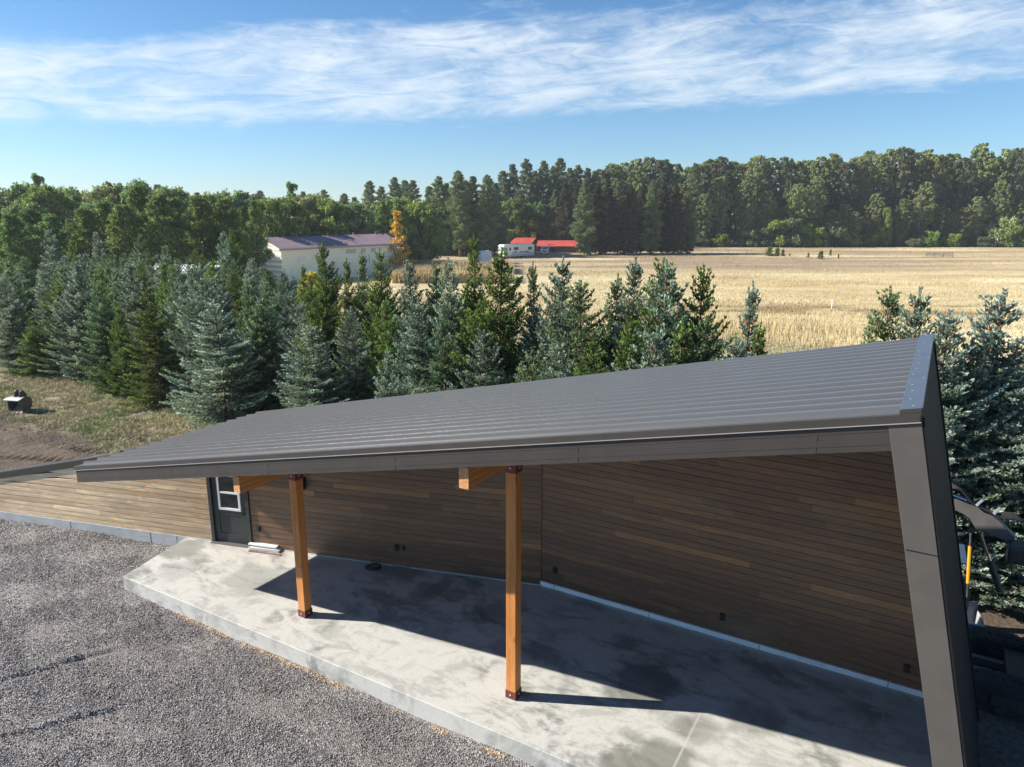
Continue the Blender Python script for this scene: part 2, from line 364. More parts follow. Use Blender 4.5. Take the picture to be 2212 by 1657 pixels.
M_tallconifer = leafmat('tall_conifer_needles', [(0, (0.126, 0.172, 0.090)), (.5, (0.244, 0.306, 0.144)), (1, (0.432, 0.504, 0.252))], hue=.03, val=.3)
M_yellow = leafmat('autumn_leaves', [(0, (0.480, 0.312, 0.048)), (.5, (0.850, 0.528, 0.072)), (1, (0.850, 0.792, 0.168))], hue=.0, val=.1)
M_yellowgreen = leafmat('turning_leaves', [(0, (.40, .38, .05)), (1, (.70, .62, .10))], hue=.0, val=.1)
M_olive = leafmat('olive_leaves', [(0, (0.081, 0.103, 0.052)), (.5, (0.149, 0.184, 0.092)), (1, (0.276, 0.310, 0.172))], hue=.04, val=.3)

# ------------------------------------------------------------------ the shed with its covered patio
shed = empty('timber_shed', T(-7, -13), label='long shed with dark ribbed steel roof, brown plank walls and a covered concrete patio', cat='shed')
# wall of boards, built in its own axes: x along, -y outwards
def plank_wall(name, origin, heading, length, z0, top, parent, course=.142, skip=None, lean=None, cant=0.0):
    """top(x) = height of the upper edge; skip = list of (x0, x1, z0, z1) openings"""
    mb = MB(); z = z0
    while z < max(top(0), top(length)):
        x = -random.random()*2.0
        while x < length:
            L = random.choice((1.8, 2.4, 3.0, 3.6, 4.2))*random.uniform(.8, 1.0); a_, b_ = max(x, 0), min(x+L, length); x += L
            if b_-a_ < .02: continue
            segs = [(a_, b_)]
            for (sx0, sx1, sz0, sz1) in (skip or []):
                if z+course > sz0 and z < sz1:
                    ns = []
                    for (p, q) in segs:
                        if q <= sx0 or p >= sx1: ns.append((p, q))
                        else:
                            if p < sx0: ns.append((p, sx0))
                            if q > sx1: ns.append((sx1, q))
                    segs = ns
            r = random.random()
            for (p, q) in segs:
                q2 = q-.002
                if lean: q2 = min(q2, lean(z+course))
                if q2 <= p: continue
                clip = lambda xx, zz: min(zz, top(xx))
                if clip(p, z) >= top(p)-1e-4 and clip(q, z) >= top(q)-1e-4: continue
                y = -random.uniform(0, .0025)
                prof = [(0, z), (y-.0150, z+.001), (y-.0195, z+.004), (y-.0205, z+.030), (y-.0205, z+.070), (y-.0200, z+.104), (y-.0190, z+.134), (y-.0155, z+course-.003), (0, z+course-.003)]
                prof = [(yy+(cant*(zz-z)/course if 0 < k_ < 8 else 0.0)-(cant*.45 if 0 < k_ < 8 else 0), zz) for k_, (yy, zz) in enumerate(prof)]
                P0 = [(p, yy, clip(p, zz)) for yy, zz in prof]; P1 = [(q2, yy, clip(q2, zz)) for yy, zz in prof]
                n = len(prof); mb.poly(P0+P1, [tuple(range(n)), tuple(range(2*n-1, n-1, -1))]+[(i, i+n, (i+1) % n+n, (i+1) % n) for i in range(n)], r)
        z += course
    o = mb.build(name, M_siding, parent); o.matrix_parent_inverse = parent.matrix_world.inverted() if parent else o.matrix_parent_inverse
    o.location = origin; o.rotation_euler = (0, 0, heading); return o
def child_of(o, root):                       # keep world placement under a moved root
    o.parent = root; o.matrix_parent_inverse = MAT(root).inverted(); return o
from mathutils import Matrix
def MAT(o): return Matrix.Translation(o.location) @ Matrix.Rotation(o.rotation_euler[2], 4, 'Z')
def sb(mb, name, mat, root, **k): return child_of(mb.build(name, mat, None, **k), root)

K = np.array([0.68, 15.32])                   # inside corner of the two walls
WANG = radians(15.2)
D = np.array([-cos(WANG), sin(WANG)]); DN = np.array([-sin(WANG), -cos(WANG)])   # along the door wall to the left, and outwards
def W(s, out=0.0, z=0.0): p = K + D*s + DN*out; return (float(p[0]), float(p[1]), float(z))
def wt(s): q = K+D*s; return float(q@A)
# right wall, from the inside corner to the leaning end wall
TRc, LEANc = -0.04, SL
rw0 = T(-7.25, WB)
def top_r(x): return min(zf(-7.25+x)+.25, 8)
w1 = plank_wall('siding', rw0, -PSI, 8.75, .115, top_r, None, lean=lambda z: 7.25+TRc-.15-LEANc*(z-6.5)); child_of(w1, shed)
# door wall: x runs from its far left end to the inside corner
LW = 21.0
def top_l(x):
    s = LW-x
    return 1.90 + .2207*(12.6-s) if s > 11.6 else min(zf(wt(s))+.25, 1.9+.2207*(12.6-s)+.45)
o0 = W(LW)
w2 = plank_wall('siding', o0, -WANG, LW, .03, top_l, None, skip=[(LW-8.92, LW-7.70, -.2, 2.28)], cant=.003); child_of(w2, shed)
# structural core behind the boards
mb = MB(); mb.prism([T(-7.25, WB-.002, -.4), T(1.25, WB-.002, -.4), T(-.23, WB-.002, zf(-.23)+.18), T(-7.25, WB-.002, zf(-7.25)+.18)], (float(N[0])*-.16, float(N[1])*-.16, 0))
def wcore(s0, s1, zb, zt0, zt1):
    a_, b_, c_, d_ = W(s0, -.005), W(s1, -.005), W(s1, -.16), W(s0, -.16)
    mb.hexa([(*a_[:2], zb), (*b_[:2], zb), (*c_[:2], zb), (*d_[:2], zb), (*a_[:2], zt0), (*b_[:2], zt1), (*c_[:2], zt1), (*d_[:2], zt0)])
tl = lambda s: top_l(LW-s)-.01
wcore(-.1, 7.70, -.4, tl(0), tl(7.7)); wcore(7.70, 8.92, 2.28, tl(7.7), tl(8.92)); wcore(8.92, 11.6, -.4, tl(8.92), tl(11.6)); wcore(11.6, LW, -.4, tl(11.61), tl(LW))
sb(mb, 'wall', material('wall_core', base=(.05, .045, .04), rough=.9), shed)
# back of the shed and its left end, below the roof
mb = MB()
for (t0, t1) in ((-16.2, -7.3),):
    a_, b_, c_, d_ = T(t0, WB-.01), T(t1, WB-.01), T(t1, WB-.17), T(t0, WB-.17)
    mb.hexa([(*a_[:2], -.4), (*b_[:2], -.4), (*c_[:2], -.4), (*d_[:2], -.4), (*a_[:2], zf(t0)+.2), (*b_[:2], zf(t1)+.2), (*c_[:2], zf(t1)+.2), (*d_[:2], zf(t0)+.2)])
a_, b_ = T(-16.2, WB), T(-16.2, -11.4); mb.hexa([T(-16.2, -11.4, -.4), T(-16.05, -11.4, -.4), T(-16.05, WB, -.4), T(-16.2, WB, -.4), T(-16.2, -11.4, zf(-16.2)+.2), T(-16.05, -11.4, zf(-16.05)+.2), T(-16.05, WB, zf(-16.05)+.2), T(-16.2, WB, zf(-16.2)+.2)])
sb(mb, 'back_wall', M_endwall, shed)
# foundations
def frame_obj(mb, name, mat, heading, **k):   # same mesh, but object axes turned with the wall so textures follow it
    o = mb.build(name, mat, None, **k); R = Matrix.Rotation(-heading, 4, 'Z'); o.data.transform(R); o.rotation_euler = (0, 0, heading); return child_of(o, shed)
mb = MB(); mb.tbox(-7.26, 1.3, WB-.1, WB+.045, -.35, .108); 
for tt in (-6.3, -3.9, -1.5, .3): pass
frame_obj(mb, 'foundation', M_foundpale, -PSI)
mb = MB()
a_, b_, c_, d_ = W(-.02, .045), W(7.66, .045), W(7.66, -.1), W(-.02, -.1)
mb.hexa([(*q[:2], -.35) for q in (a_, b_, c_, d_)]+[(*q[:2], .02) for q in (a_, b_, c_, d_)])
a_, b_, c_, d_ = W(8.96, .045), W(LW, .045), W(LW, -.1), W(8.96, -.1)
mb.hexa([(*q[:2], -.6) for q in (a_, b_, c_, d_)]+[(*q[:2], .024) for q in (a_, b_, c_, d_)])
frame_obj(mb, 'foundation', M_found, -WANG)
M_joint = material('form_joint', base=(.12, .12, .125), rough=.9)
for s in (1.6, 3.1, 4.6, 6.2, 10.05, 10.9, 13.6):
    p, q = W(s, .046, -.3), W(s+.012, .046, -.3); p2, q2 = W(s, .049, -.3), W(s+.012, .049, -.3)
    mb = MB(); mb.hexa([p, q, q2, p2]+[(*x[:2], .015) for x in (p, q, q2, p2)]); sb(mb, 'foundation_joint', M_joint, shed)
for tt in (-6.9, -4.6, -2.3, 0.0): mb = MB(); mb.tbox(tt, tt+.012, WB+.046, WB+.049, -.01, .105); sb(mb, 'foundation_joint', M_joint, shed)

# ribbed roof: profile across the slope, ribs run down it
TR = -0.04; ribs = 16; wspan = abs(WB-WF)+.06; pitch_w = wspan/(ribs+.35)
def roof_z(t): return zf(t)+.395
prof = []; wv = WF-.02
w0 = WF-.03
for k in range(ribs+1):
    c0 = w0 - .20 - k*pitch_w
    if c0 < WB-.1: break
    prof += [(c0+.042, 0), (c0+.034, .050), (c0-.016, .050), (c0-.050, 0)]
    f1, f2 = c0-pitch_w*.38, c0-pitch_w*.62
    prof += [(f1+.016, 0), (f1+.006, .007), (f1-.006, .007), (f1-.016, 0), (f2+.016, 0), (f2+.006, .007), (f2-.006, .007), (f2-.016, 0)]
prof = [(w0, 0)]+[p for p in prof if p[0] > WB-.05]+[(WB-.06, 0)]
V = []; F = []
ts = [TL-.03, -12.2, -6.4, TR-.02]
for tt in ts:
    for (ww, h) in prof: V.append(T(tt, ww, roof_z(tt)+h))
    for (ww, h) in prof: V.append(T(tt, ww, roof_z(tt)-.03))
n = len(prof)
for i in range(len(ts)-1):
    for j in range(n-1): F.append((i*2*n+j, i*2*n+j+1, (i+1)*2*n+j+1, (i+1)*2*n+j))
    for j in range(n-1): F.append((i*2*n+n+j, (i+1)*2*n+n+j, (i+1)*2*n+n+j+1, i*2*n+n+j+1))
for i in (0, len(ts)-1):
    for j in range(n-1): F.append((i*2*n+j, i*2*n+n+j, i*2*n+n+j+1, i*2*n+j+1))
for i in range(len(ts)-1):
    for j in (0, n-1): F.append((i*2*n+j, (i+1)*2*n+j, (i+1)*2*n+n+j, i*2*n+n+j))
ro = mesh_np('roof', V, F, M_roof); child_of(ro, shed)
# roof deck and soffit under the sheets
def slope_box(mb, t0, t1, w0, w1, d0, d1):   # d = height above zf
    mb.hexa([T(t0, w0, zf(t0)+d0), T(t0, w1, zf(t0)+d0), T(t1, w1, zf(t1)+d0), T(t1, w0, zf(t1)+d0), T(t0, w0, zf(t0)+d1), T(t0, w1, zf(t0)+d1), T(t1, w1, zf(t1)+d1), T(t1, w0, zf(t1)+d1)])
mb = MB(); slope_box(mb, TL+.04, TR-.3, WF-.05, WB-.03, .19, .36); sb(mb, 'soffit', material('soffit_boards', speckle((.16, .09, .045), (.22, .13, .06), 4, .6)), shed)
# fascia with shallow horizontal ribs
mb = MB(); bands = [(0, .07, .019), (.07, .145, .022), (.145, .215, .019), (.215, .30, .022)]
for (d0, d1, pr) in bands: slope_box(mb, TL, -.20, WF+pr-.014, WF-.035, d0+.001, d1)
slope_box(mb, TL, TL+.03, WF-.036, WB, .02, .30)
sb(mb, 'fascia', M_trim, shed)
for tt in (-12.9, -10.0, -7.05, -3.9, -1.0): mb = MB(); slope_box(mb, tt, tt+.012, WF-.01, WF+.0090, .004, .297); sb(mb, 'fascia_lap', M_trim, shed)
mb = MB(); slope_box(mb, TL-.04, TR+.02, WF+.028, WF-.02, .305, .398); slope_box(mb, TR-.19, TR+.02, WF+.028, WF-.02, .399, .446); slope_box(mb, TR-.0, TR+.02, WF+.028, WB-.06, .30, .446)
sb(mb, 'drip_trim', M_trim, shed, bevel=.004)
mb = MB(); slope_box(mb, TL-.04, TR+.02, WF+.036, WF+.010, .296, .304)
sb(mb, 'drip_edge', material('drip_lip_glint', base=(.55, .55, .55), rough=.3, metal=.5), shed)  # bright lip: light caught on the trim's lower edge, put into the colour
# ridge cap at the high end, laid over the last of the sheets
mb = MB(); slope_box(mb, TR-.19, TR+.015, WF+.03, WB-.07, .447, .459)
sb(mb, 'ridge_cap', M_cap, shed, bevel=.006)
mb = MB(); 
for k in range(15):
    ww = WF-.1-k*.36+random.uniform(-.05, .05); tt = TR-.19+random.uniform(.03, .17); mb = MB(); mb.tbox(tt, tt+.018, ww, ww-.018, roof_z(tt)+.064, roof_z(tt)+.068); sb(mb, 'screw_head', M_bolt, shed)
# leaning end wall: square to the roof
LEAN = SL
def to(z, off=0.0): return TR - LEAN*(z-6.5) + off      # outer face
def lean_box(mb, w0, w1, o0, o1, z0, z1, ztop_slope=False):
    mb.hexa([T(to(z0, o0), w0, z0), T(to(z0, o0), w1, z0), T(to(z0, o1), w1, z0), T(to(z0, o1), w0, z0),
             T(to(z1, o0), w0, z1-(SL*(o1-o0) if ztop_slope else 0)), T(to(z1, o0), w1, z1-(SL*(o1-o0) if ztop_slope else 0)), T(to(z1, o1), w1, z1), T(to(z1, o1), w0, z1)])
mb = MB(); lean_box(mb, WF-.03, WB-.05, -.285, -.012, -.35, 6.40, True); sb(mb, 'end_wall', M_endwall, shed)
mb = MB(); lean_box(mb, WF-.145, WB+.115, -.012, .003, .12, 6.42); sb(mb, 'wall_panel', M_endwall, shed)
mb = MB(); lean_box(mb, WF+.012, WF-.029, -.30, 0.0, -.3, 6.395, True); sb(mb, 'corner_column', M_trimsheen, shed, bevel=.004)
mb = MB(); lean_box(mb, WF+.005, WF-.14, .002, .030, -.1, 6.42); sb(mb, 'corner_trim', M_endwall, shed)
mb = MB(); lean_box(mb, WB+.11, WB-.07, .001, .028, -.1, 6.42); sb(mb, 'corner_trim', M_endwall, shed)
mb = MB(); lean_box(mb, WF+.0125, WF+.0145, -.295, -.006, 4.98, 4.992); sb(mb, 'trim_lap', M_endwall, shed)
# posts and beams
def post(tt, zt, idx):
    r = empty('post', T(tt, -9.76, 0), -PSI); r.parent = shed; r.matrix_parent_inverse = MAT(shed).inverted()
    r = child_of_shed_mesh_post(tt, zt, r)
def child_of_shed_mesh_post(tt, zt, r):
    bpy.data.objects.remove(r)
    mb = MB(); mb.box(-.098, .098, -.098, .098, .0, zt); p = mb.build('post', M_timber, None, bevel=.008)
    p.location = T(tt, -9.76, 0); p.rotation_euler = (0, 0, -PSI); child_of(p, shed)
    for (za, zb, nm) in ((.0, .155, 'base_bracket'), (zt-.15, zt+.012, 'top_bracket')):
        mb = MB(); mb.box(-.108, .108, -.108, .108, za, zb); b = mb.build(nm, M_bracket, p, bevel=.004)
        for sx, sy in ((0, -1), (1, 0), (-1, 0)):
            cx, cy = sx*.108, sy*.108; zc = (za+zb)/2+.01
            mb = MB(); mb.tube([(cx, cy, zc), (cx+sx*.016, cy+sy*.016, zc)], .016, 8); mb.build('bolt', M_bolt, b)
    return p
for tt in (-11.02, -5.78): post(tt, 4.44+SL*(tt+5.78), 0)
for tt in (-11.02, -5.78):
    zb = 4.45+SL*(tt+5.78); mb = MB(); mb.box(-.088, .088, -5.1, 0, 0, .345); b = mb.build('beam', M_beam, None, bevel=.004)
    # local -y points outwards, so the beam runs from the front end back to the wall
    b.data.transform(Matrix.Rotation(pi, 4, 'Z')); b.location = T(tt-.04, -8.36, zb); b.rotation_euler = (0, 0, -PSI); child_of(b, shed)
    mb = MB(); mb.box(-.086, .0, -.003, 0, .003, .34, .3); mb.box(.003, .086, -.0035, 0, .003, .34, .7); mb.build('beam_end', M_endgrain, b)
# the door
mb = MB(); mb.box(0, .095, -.06, .10, -.06, 2.2); mb.box(1.115, 1.21, -.06, .10, -.06, 2.2); mb.box(.095, 1.115, -.06, .10, 2.1, 2.2)
M_door = material('charcoal_paint', speckle((.028, .034, .036), (.034, .040, .042), 6, .45, .02))
dr = mb.build('door_frame', M_door, None, bevel=.003); dr.location = W(8.92); dr.rotation_euler = (0, 0, -WANG); child_of(dr, shed)
door = MB(); door.box(.1, 1.11, -.002, .045, .01, .10); door.box(.1, .25, 0, .045, .1, 2.09); door.box(.96, 1.11, 0, .045, .1, 2.09); door.box(.25, .96, 0, .045, .80, .93); door.box(.25, .96, 0, .045, 1.93, 2.09)
door.box(.25, .96, 0, .045, .1, .26); door.box(.25, .96, .018, .04, .26, .80)
dd = door.build('door', M_door, None, bevel=.004); dd.location = W(8.92); dd.rotation_euler = (0, 0, -WANG); child_of(dd, shed)
mb = MB(); x0, x1, z0, z1 = .27, .94, .93, 1.93
mb.box(x0, x0+.06, -.025, .03, z0, z1); mb.box(x1-.06, x1, -.025, .03, z0, z1); mb.box(x0+.06, x1-.06, -.025, .03, z0, z0+.06); mb.box(x0+.06, x1-.06, -.025, .03, z1-.06, z1); mb.box(x0+.06, x1-.06, -.02, .03, z0+.46, z0+.51)
mb.build('window_frame', material('white_vinyl', base=(.72, .74, .78), rough=.35), dd, bevel=.004)
mb = MB(); mb.box(x0+.05, x1-.05, .008, .02, z0+.05, z1-.05); mb.build('pane', material('dark_glass', base=(.015, .018, .02), rough=.05, spec=.8), dd)
M_iron = material('black_iron', base=(.02, .02, .02), rough=.4); mb = MB(); mb.tube([(1.03, 0, .86), (1.03, -.05, .86)], .022, 10); mb.box(.92, 1.04, -.062, -.045, .85, .872); mb.build('handle', M_iron, dd)
mb = MB(); mb.tube([(1.03, 0, .98), (1.03, -.03, .98)], .026, 10); mb.build('lock', M_iron, dd)
mb = MB(); mb.box(.0, 1.21, -.16, .0, -.10, .012); th = mb.build('threshold', material('dark_sill', base=(.10, .105, .105), rough=.6), None); th.location = W(8.92, .0, 0); th.rotation_euler = (0, 0, -WANG); child_of(th, shed)
# electrics on the siding
M_black = material('black_plastic', base=(.012, .013, .014), rough=.5)
def cover(origin, heading, x, z, w=.085, h=.14, name='outlet_cover'):
    mb = MB(); mb.box(-w/2, w/2, -.075, -.02, -h/2, h/2); mb.box(-w/2-.008, w/2+.008, -.034, -.02, -h/2-.01, h/2+.01)
    o = mb.build(name, M_black, None, bevel=.006); o.location = origin; o.location[2] = z; o.rotation_euler = (0, 0, heading); child_of(o, shed); return o
for tt in (-6.89, -3.06, .26): cover(T(tt, WB), -PSI, 0, .48)
cover(W(7.49), -WANG, 0, .53); cover(W(3.62), -WANG, 0, .50); cover(W(3.44), -WANG, 0, .50, .05, .09)
mb = MB(); mb.box(-.06, .06, -.14, -.02, -.14, .14); mb.box(-.05, .05, -.10, -.02, -.18, -.14); lt = mb.build('wall_lamp', M_black, None, bevel=.006); lt.location = W(6.08, 0, 1.95); lt.rotation_euler = (0, 0, -WANG); child_of(lt, shed)
# cap along the low left stretch of wall
mb = MB()
def capz(s): return 1.9+.2207*(12.6-s)
for (o_in, o_out, d0, d1) in ((-.24, .05, .06, .078), (.035, .06, -.11, .059), (-.24, -.22, -.3, .059)):
    a_, b_, c_, d_ = W(11.62, o_out), W(LW, o_out), W(LW, o_in), W(11.62, o_in)
    mb.hexa([(*a_[:2], capz(11.62)+d0), (*b_[:2], capz(LW)+d0), (*c_[:2], capz(LW)+d0), (*d_[:2], capz(11.62)+d0), (*a_[:2], capz(11.62)+d1), (*b_[:2], capz(LW)+d1), (*c_[:2], capz(LW)+d1), (*d_[:2], capz(11.62)+d1)])
sb(mb, 'wall_cap', M_trim, shed)

# patio slab, in the shed's axes so its texture follows the saw cuts
FL = np.array([-9.33, 15.72]); 
out = [FL, FL+(np.array(T(-4, -8.82)[:2])-FL)*1.0, np.array(T(1.32, -8.84)[:2]), np.array(T(1.32, WB)[:2]), np.array(T(-7.25, WB)[:2]), np.array(W(9.75, -.02)[:2])]
slab = MB(); loc = [(float(p@A), float(p@N)) for p in out]
top = [(a_, b_, 0.0) for a_, b_ in loc]
slab.prism(top[::-1], (0, 0, -.55))
# shed axes: x = t, y = w are left-handed with z up, so mirror handled by faces only
so = slab.build('patio_slab', M_slab, None, bevel=.012)
so.matrix_world = Matrix(((A[0], N[0], 0, 0), (A[1], N[1], 0, 0), (0, 0, 1, 0), (0, 0, 0, 1)))
tag(so, 'broad grey concrete patio slab under the ribbed roof, stained and damp in patches', 'patio slab')

# ------------------------------------------------------------------ ground
xs = np.unique(np.concatenate([np.linspace(-1400, -120, 30), np.linspace(-120, 200, 161), np.linspace(200, 1400, 30)]))
ys = np.unique(np.concatenate([np.linspace(-200, -20, 9), np.linspace(-20, 250, 136), np.linspace(250, 1800, 30)]))
X, Y = np.meshgrid(xs, ys); Z = gz(X, Y) + .25*(fbm(X*.06, Y*.06, 3)-.5)*smooth(40, 60, Y)
Z -= .03
def grid_faces(nx, ny, keep=None):
    i = np.arange(nx-1); j = np.arange(ny-1); I, J = np.meshgrid(i, j); b = (J*nx+I).ravel()
    F = np.stack([b, b+1, b+nx+1, b+nx], 1)
    return F if keep is None else F[keep]
g = mesh_np('ground', np.stack([X.ravel(), Y.ravel(), Z.ravel()], 1), grid_faces(len(xs), len(ys)), M_ground, smooth_=True); tag(g, kind='structure')
# gravel yard
def compact(V, F):
    u, inv = np.unique(F, return_inverse=True); return V[u], inv.reshape(F.shape)
xs = np.arange(-26, 9.01, .05); ys = np.arange(1.0, 22.5, .05); X, Y = np.meshgrid(xs, ys)
def gravel_z(X, Y):
    tt = X*A[0]+Y*A[1]; ww = X*N[0]+Y*N[1]; s = (X-K[0])*D[0]+(Y-K[1])*D[1]; o = (X-K[0])*DN[0]+(Y-K[1])*DN[1]
    z = -.29+.15*smooth(9.5, 15, s)*smooth(3.5, 0, o) + .16*(fbm(X*.35, Y*.35, 5)-.5) + .05*(fbm(X*1.1, Y*1.5, 6, 3)-.5) - .05*smooth(1.2, 0, np.abs(ww+8.4))
    z = z+.035*(fbm(X*2.2+Y*1.6, (Y-X)*.35, 9, 3)-.5)*2 + .028*(fbm(X*7, Y*7, 11, 3)-.5)
    for (px, py, ang, L) in ((-4.4, 6.9, .6, 2.4), (-3.2, 7.6, .62, 1.3), (-9.6, 12.3, .55, 2.2), (-9.2, 10.3, .50, 3.0), (-6.3, 8.9, .62, 1.6), (-5.2, 7.9, .6, 1.3), (-10.8, 11.0, .5, 1.8), (-7.9, 7.2, .55, 1.0)):
        c_, s_ = cos(ang), sin(ang); q = (X-px)*c_+(Y-py)*s_; r = -(X-px)*s_+(Y-py)*c_ + .12*(fbm(X*1.5, Y*1.5, 21)-.5)
        r = r+.25*(fbm(X*.7, Y*.7, 23)-.5); z = z + (.034*np.exp(-((r-.13)/.12)**2)-.042*np.exp(-(r/.07)**2))*(.4+1.2*fbm(X*2.5, Y*2.5, 25))*smooth(L, L*.6, np.abs(q))
    return z
Z = gravel_z(X, Y)
F = grid_faces(len(xs), len(ys)); cx = X.ravel()[F[:, 0]]; cy = Y.ravel()[F[:, 0]]
o_ = (cx-K[0])*DN[0]+(cy-K[1])*DN[1]; ww = cx*N[0]+cy*N[1]; tt = cx*A[0]+cy*A[1]
keep = (o_ > -.05) & ((ww > -9.3) | (tt < -15.2))
Vg, Fg = compact(np.stack([X.ravel(), Y.ravel(), Z.ravel()], 1), F[keep])
gy = mesh_np('gravel_path', Vg, Fg, M_gravel, smooth_=True); tag(gy, kind='structure')
# loose rocks on top, denser towards the slab edge
def rocks(n, xy, size, zfun, name, mat, rnd=None):
    m = len(xy); base = np.array([(1, 0, 0), (-1, 0, 0), (0, 1, 0), (0, -1, 0), (0, 0, 1), (0, 0, -1)], float)
    fc = np.array([(0, 2, 4), (2, 1, 4), (1, 3, 4), (3, 0, 4), (2, 0, 5), (1, 2, 5), (3, 1, 5), (0, 3, 5)])
    q = rng.normal(size=(m, 4)); q /= np.linalg.norm(q, axis=1)[:, None]; w_, x_, y_, z_ = q.T
    R = np.stack([1-2*(y_**2+z_**2), 2*(x_*y_-z_*w_), 2*(x_*z_+y_*w_), 2*(x_*y_+z_*w_), 1-2*(x_**2+z_**2), 2*(y_*z_-x_*w_), 2*(x_*z_-y_*w_), 2*(y_*z_+x_*w_), 1-2*(x_**2+y_**2)], 1).reshape(m, 3, 3)
    s = size*(.5+1.3*rng.random((m, 1, 1))**2.2)*rng.uniform(.6, 1.2, (m, 6, 1)); v = np.einsum('mij,kj->mki', R, base)*s
    v[:, :, 0] += xy[:, :1]; v[:, :, 1] += xy[:, 1:2]; v[:, :, 2] += (zfun(xy[:, 0], xy[:, 1])+.004)[:, None]
    r = rng.random(m) if rnd is None else rnd
    F = (fc[None]+6*np.arange(m)[:, None, None]).reshape(-1, 3)
    return mesh_np(name, v.reshape(-1, 3), F, mat, attr={'rnd': np.repeat(r, 8)})
pts = np.stack([rng.uniform(-16, 3.5, 620000), rng.uniform(4.5, 20, 620000)], 1)
o_ = (pts[:, 0]-K[0])*DN[0]+(pts[:, 1]-K[1])*DN[1]; ww = pts@N; tt = pts@A
ok = (o_ > .06) & ((ww > -8.72) | (tt < -16.3)) & (np.abs(pts[:, 0]) < .78*pts[:, 1]+.8) & (rng.random(len(pts)) < np.clip(10.5/pts[:, 1], .45, 1)*np.clip((fbm(pts[:, 0]*.9, pts[:, 1]*1.3, 27)-.30)*4, .15, 1))
pts = pts[ok][:190000]
rk = rocks(0, pts, .0125, gravel_z, 'gravel', M_stone, np.clip(rng.beta(2, 2.6, len(pts)), 0, .96)); tag(rk, kind='stuff')
# sand and sawdust spilled along the slab's foot
pa, pb = FL, np.array(T(1, -8.78)[:2]); u_ = rng.random(5200); off = np.abs(rng.normal(0, .05, 5200))+.015
p_ = pa+(pb-pa)*u_[:, None]+N*off[:, None]; p_ = p_[fbm(p_[:, 0]*1.4, p_[:, 1]*1.4, 31) > .47]
sd = rocks(0, p_, .014, gravel_z, 'sand', material('sawdust', speckle((.50, .33, .17), (.62, .50, .36), 9, .9))); tag(sd, kind='stuff')
# dirt lot behind the low wall (stones follow below)
xs = np.arange(-34, 2.0, .09); ys = np.arange(17.5, 44, .09); X, Y = np.meshgrid(xs, ys)
def lot_z(X, Y):
    ww = X*N[0]+Y*N[1]; tt = X*A[0]+Y*A[1]
    ex = smooth(2, -.2, X)*smooth(-34, -31, X)*smooth(44, 41, Y)*smooth(-23.5, -21.5, ww)
    z = -.405+ex*(.22*(fbm(X*.5, Y*.5, 41)-.45)+.10*(fbm(X*2.2, Y*2.2, 43)-.5)+.02)
    # tread marks of the machine
    for (px, py, ang, L) in ((-13.2, 25.4, -.35, 4.6), (-12.6, 26.9, -.32, 4.4), (-17.2, 25.2, -.12, 4.0), (-11.0, 23.6, -.5, 3.2)):
        c_, s_ = cos(ang), sin(ang); q = (X-px)*c_+(Y-py)*s_; r = -(X-px)*s_+(Y-py)*c_+.02*q*q
        tr = np.exp(-(r/.26)**4)*smooth(L, L*.8, np.abs(q)); z = z+tr*(.05*np.sin(q*2*pi/.34)-.03)
    return z
Z = lot_z(X, Y); F = grid_faces(len(xs), len(ys)); cx = X.ravel()[F[:, 0]]; cy = Y.ravel()[F[:, 0]]
keep = ((cx-K[0])*DN[0]+(cy-K[1])*DN[1] < -.08) & ((cx*N[0]+cy*N[1] < WB-.1) | (cx*A[0]+cy*A[1] < -16.1)) & (cx*N[0]+cy*N[1] > -24)
Vg, Fg = compact(np.stack([X.ravel(), Y.ravel(), Z.ravel()], 1), F[keep])
lot = mesh_np('dirt_path', Vg, Fg, M_ground, smooth_=True); tag(lot, kind='structure')

P = np.stack([rng.uniform(-34, 0, 60000), rng.uniform(18, 34, 60000)], 1); P = P[(P@N < WB-.2) & (P@N > -16.5) & ((P[:, 0]-K[0])*DN[0]+(P[:, 1]-K[1])*DN[1] < -.5)]
rk2 = rocks(0, P, .022, lot_z, 'gravel', material('lot_stone', lambda t: {'Base Color': t.ramp(t.attr('rnd'), [(0, (.07, .055, .045)), (.6, (.16, .13, .11)), (1, (.34, .30, .27))]), 'Roughness': .9})); tag(rk2, kind='stuff')
def blades(name, xy, zfun, h, w, mat, lean=.35, per=3, rnd=None):
    n_ = len(xy); xy = np.repeat(xy, per, 0)+rng.normal(0, w*1.5, (n_*per, 2)); hh = np.repeat(h, per)*rng.uniform(.6, 1.15, n_*per)
    a_ = rng.uniform(0, 2*pi, n_*per); ln = rng.uniform(0, lean, n_*per); b_ = rng.uniform(0, 2*pi, n_*per); z = zfun(xy[:, 0], xy[:, 1])-.03
    p0 = np.stack([xy[:, 0]-cos_(a_)*w, xy[:, 1]-sin_(a_)*w, z], 1); p1 = np.stack([xy[:, 0]+cos_(a_)*w, xy[:, 1]+sin_(a_)*w, z], 1)
    p2 = np.stack([xy[:, 0]+cos_(b_)*ln*hh, xy[:, 1]+sin_(b_)*ln*hh, z+hh], 1)
    V = np.stack([p0, p1, p2], 1).reshape(-1, 3); F = np.arange(len(V)).reshape(-1, 3)
    r = rng.random(len(F)) if rnd is None else np.clip(np.repeat(rnd, per)+rng.normal(0, .12, len(F)), 0, 1)
    return tag(mesh_np(name, V, F, mat, attr={'rnd': r}), kind='stuff')
cos_, sin_ = np.cos, np.sin
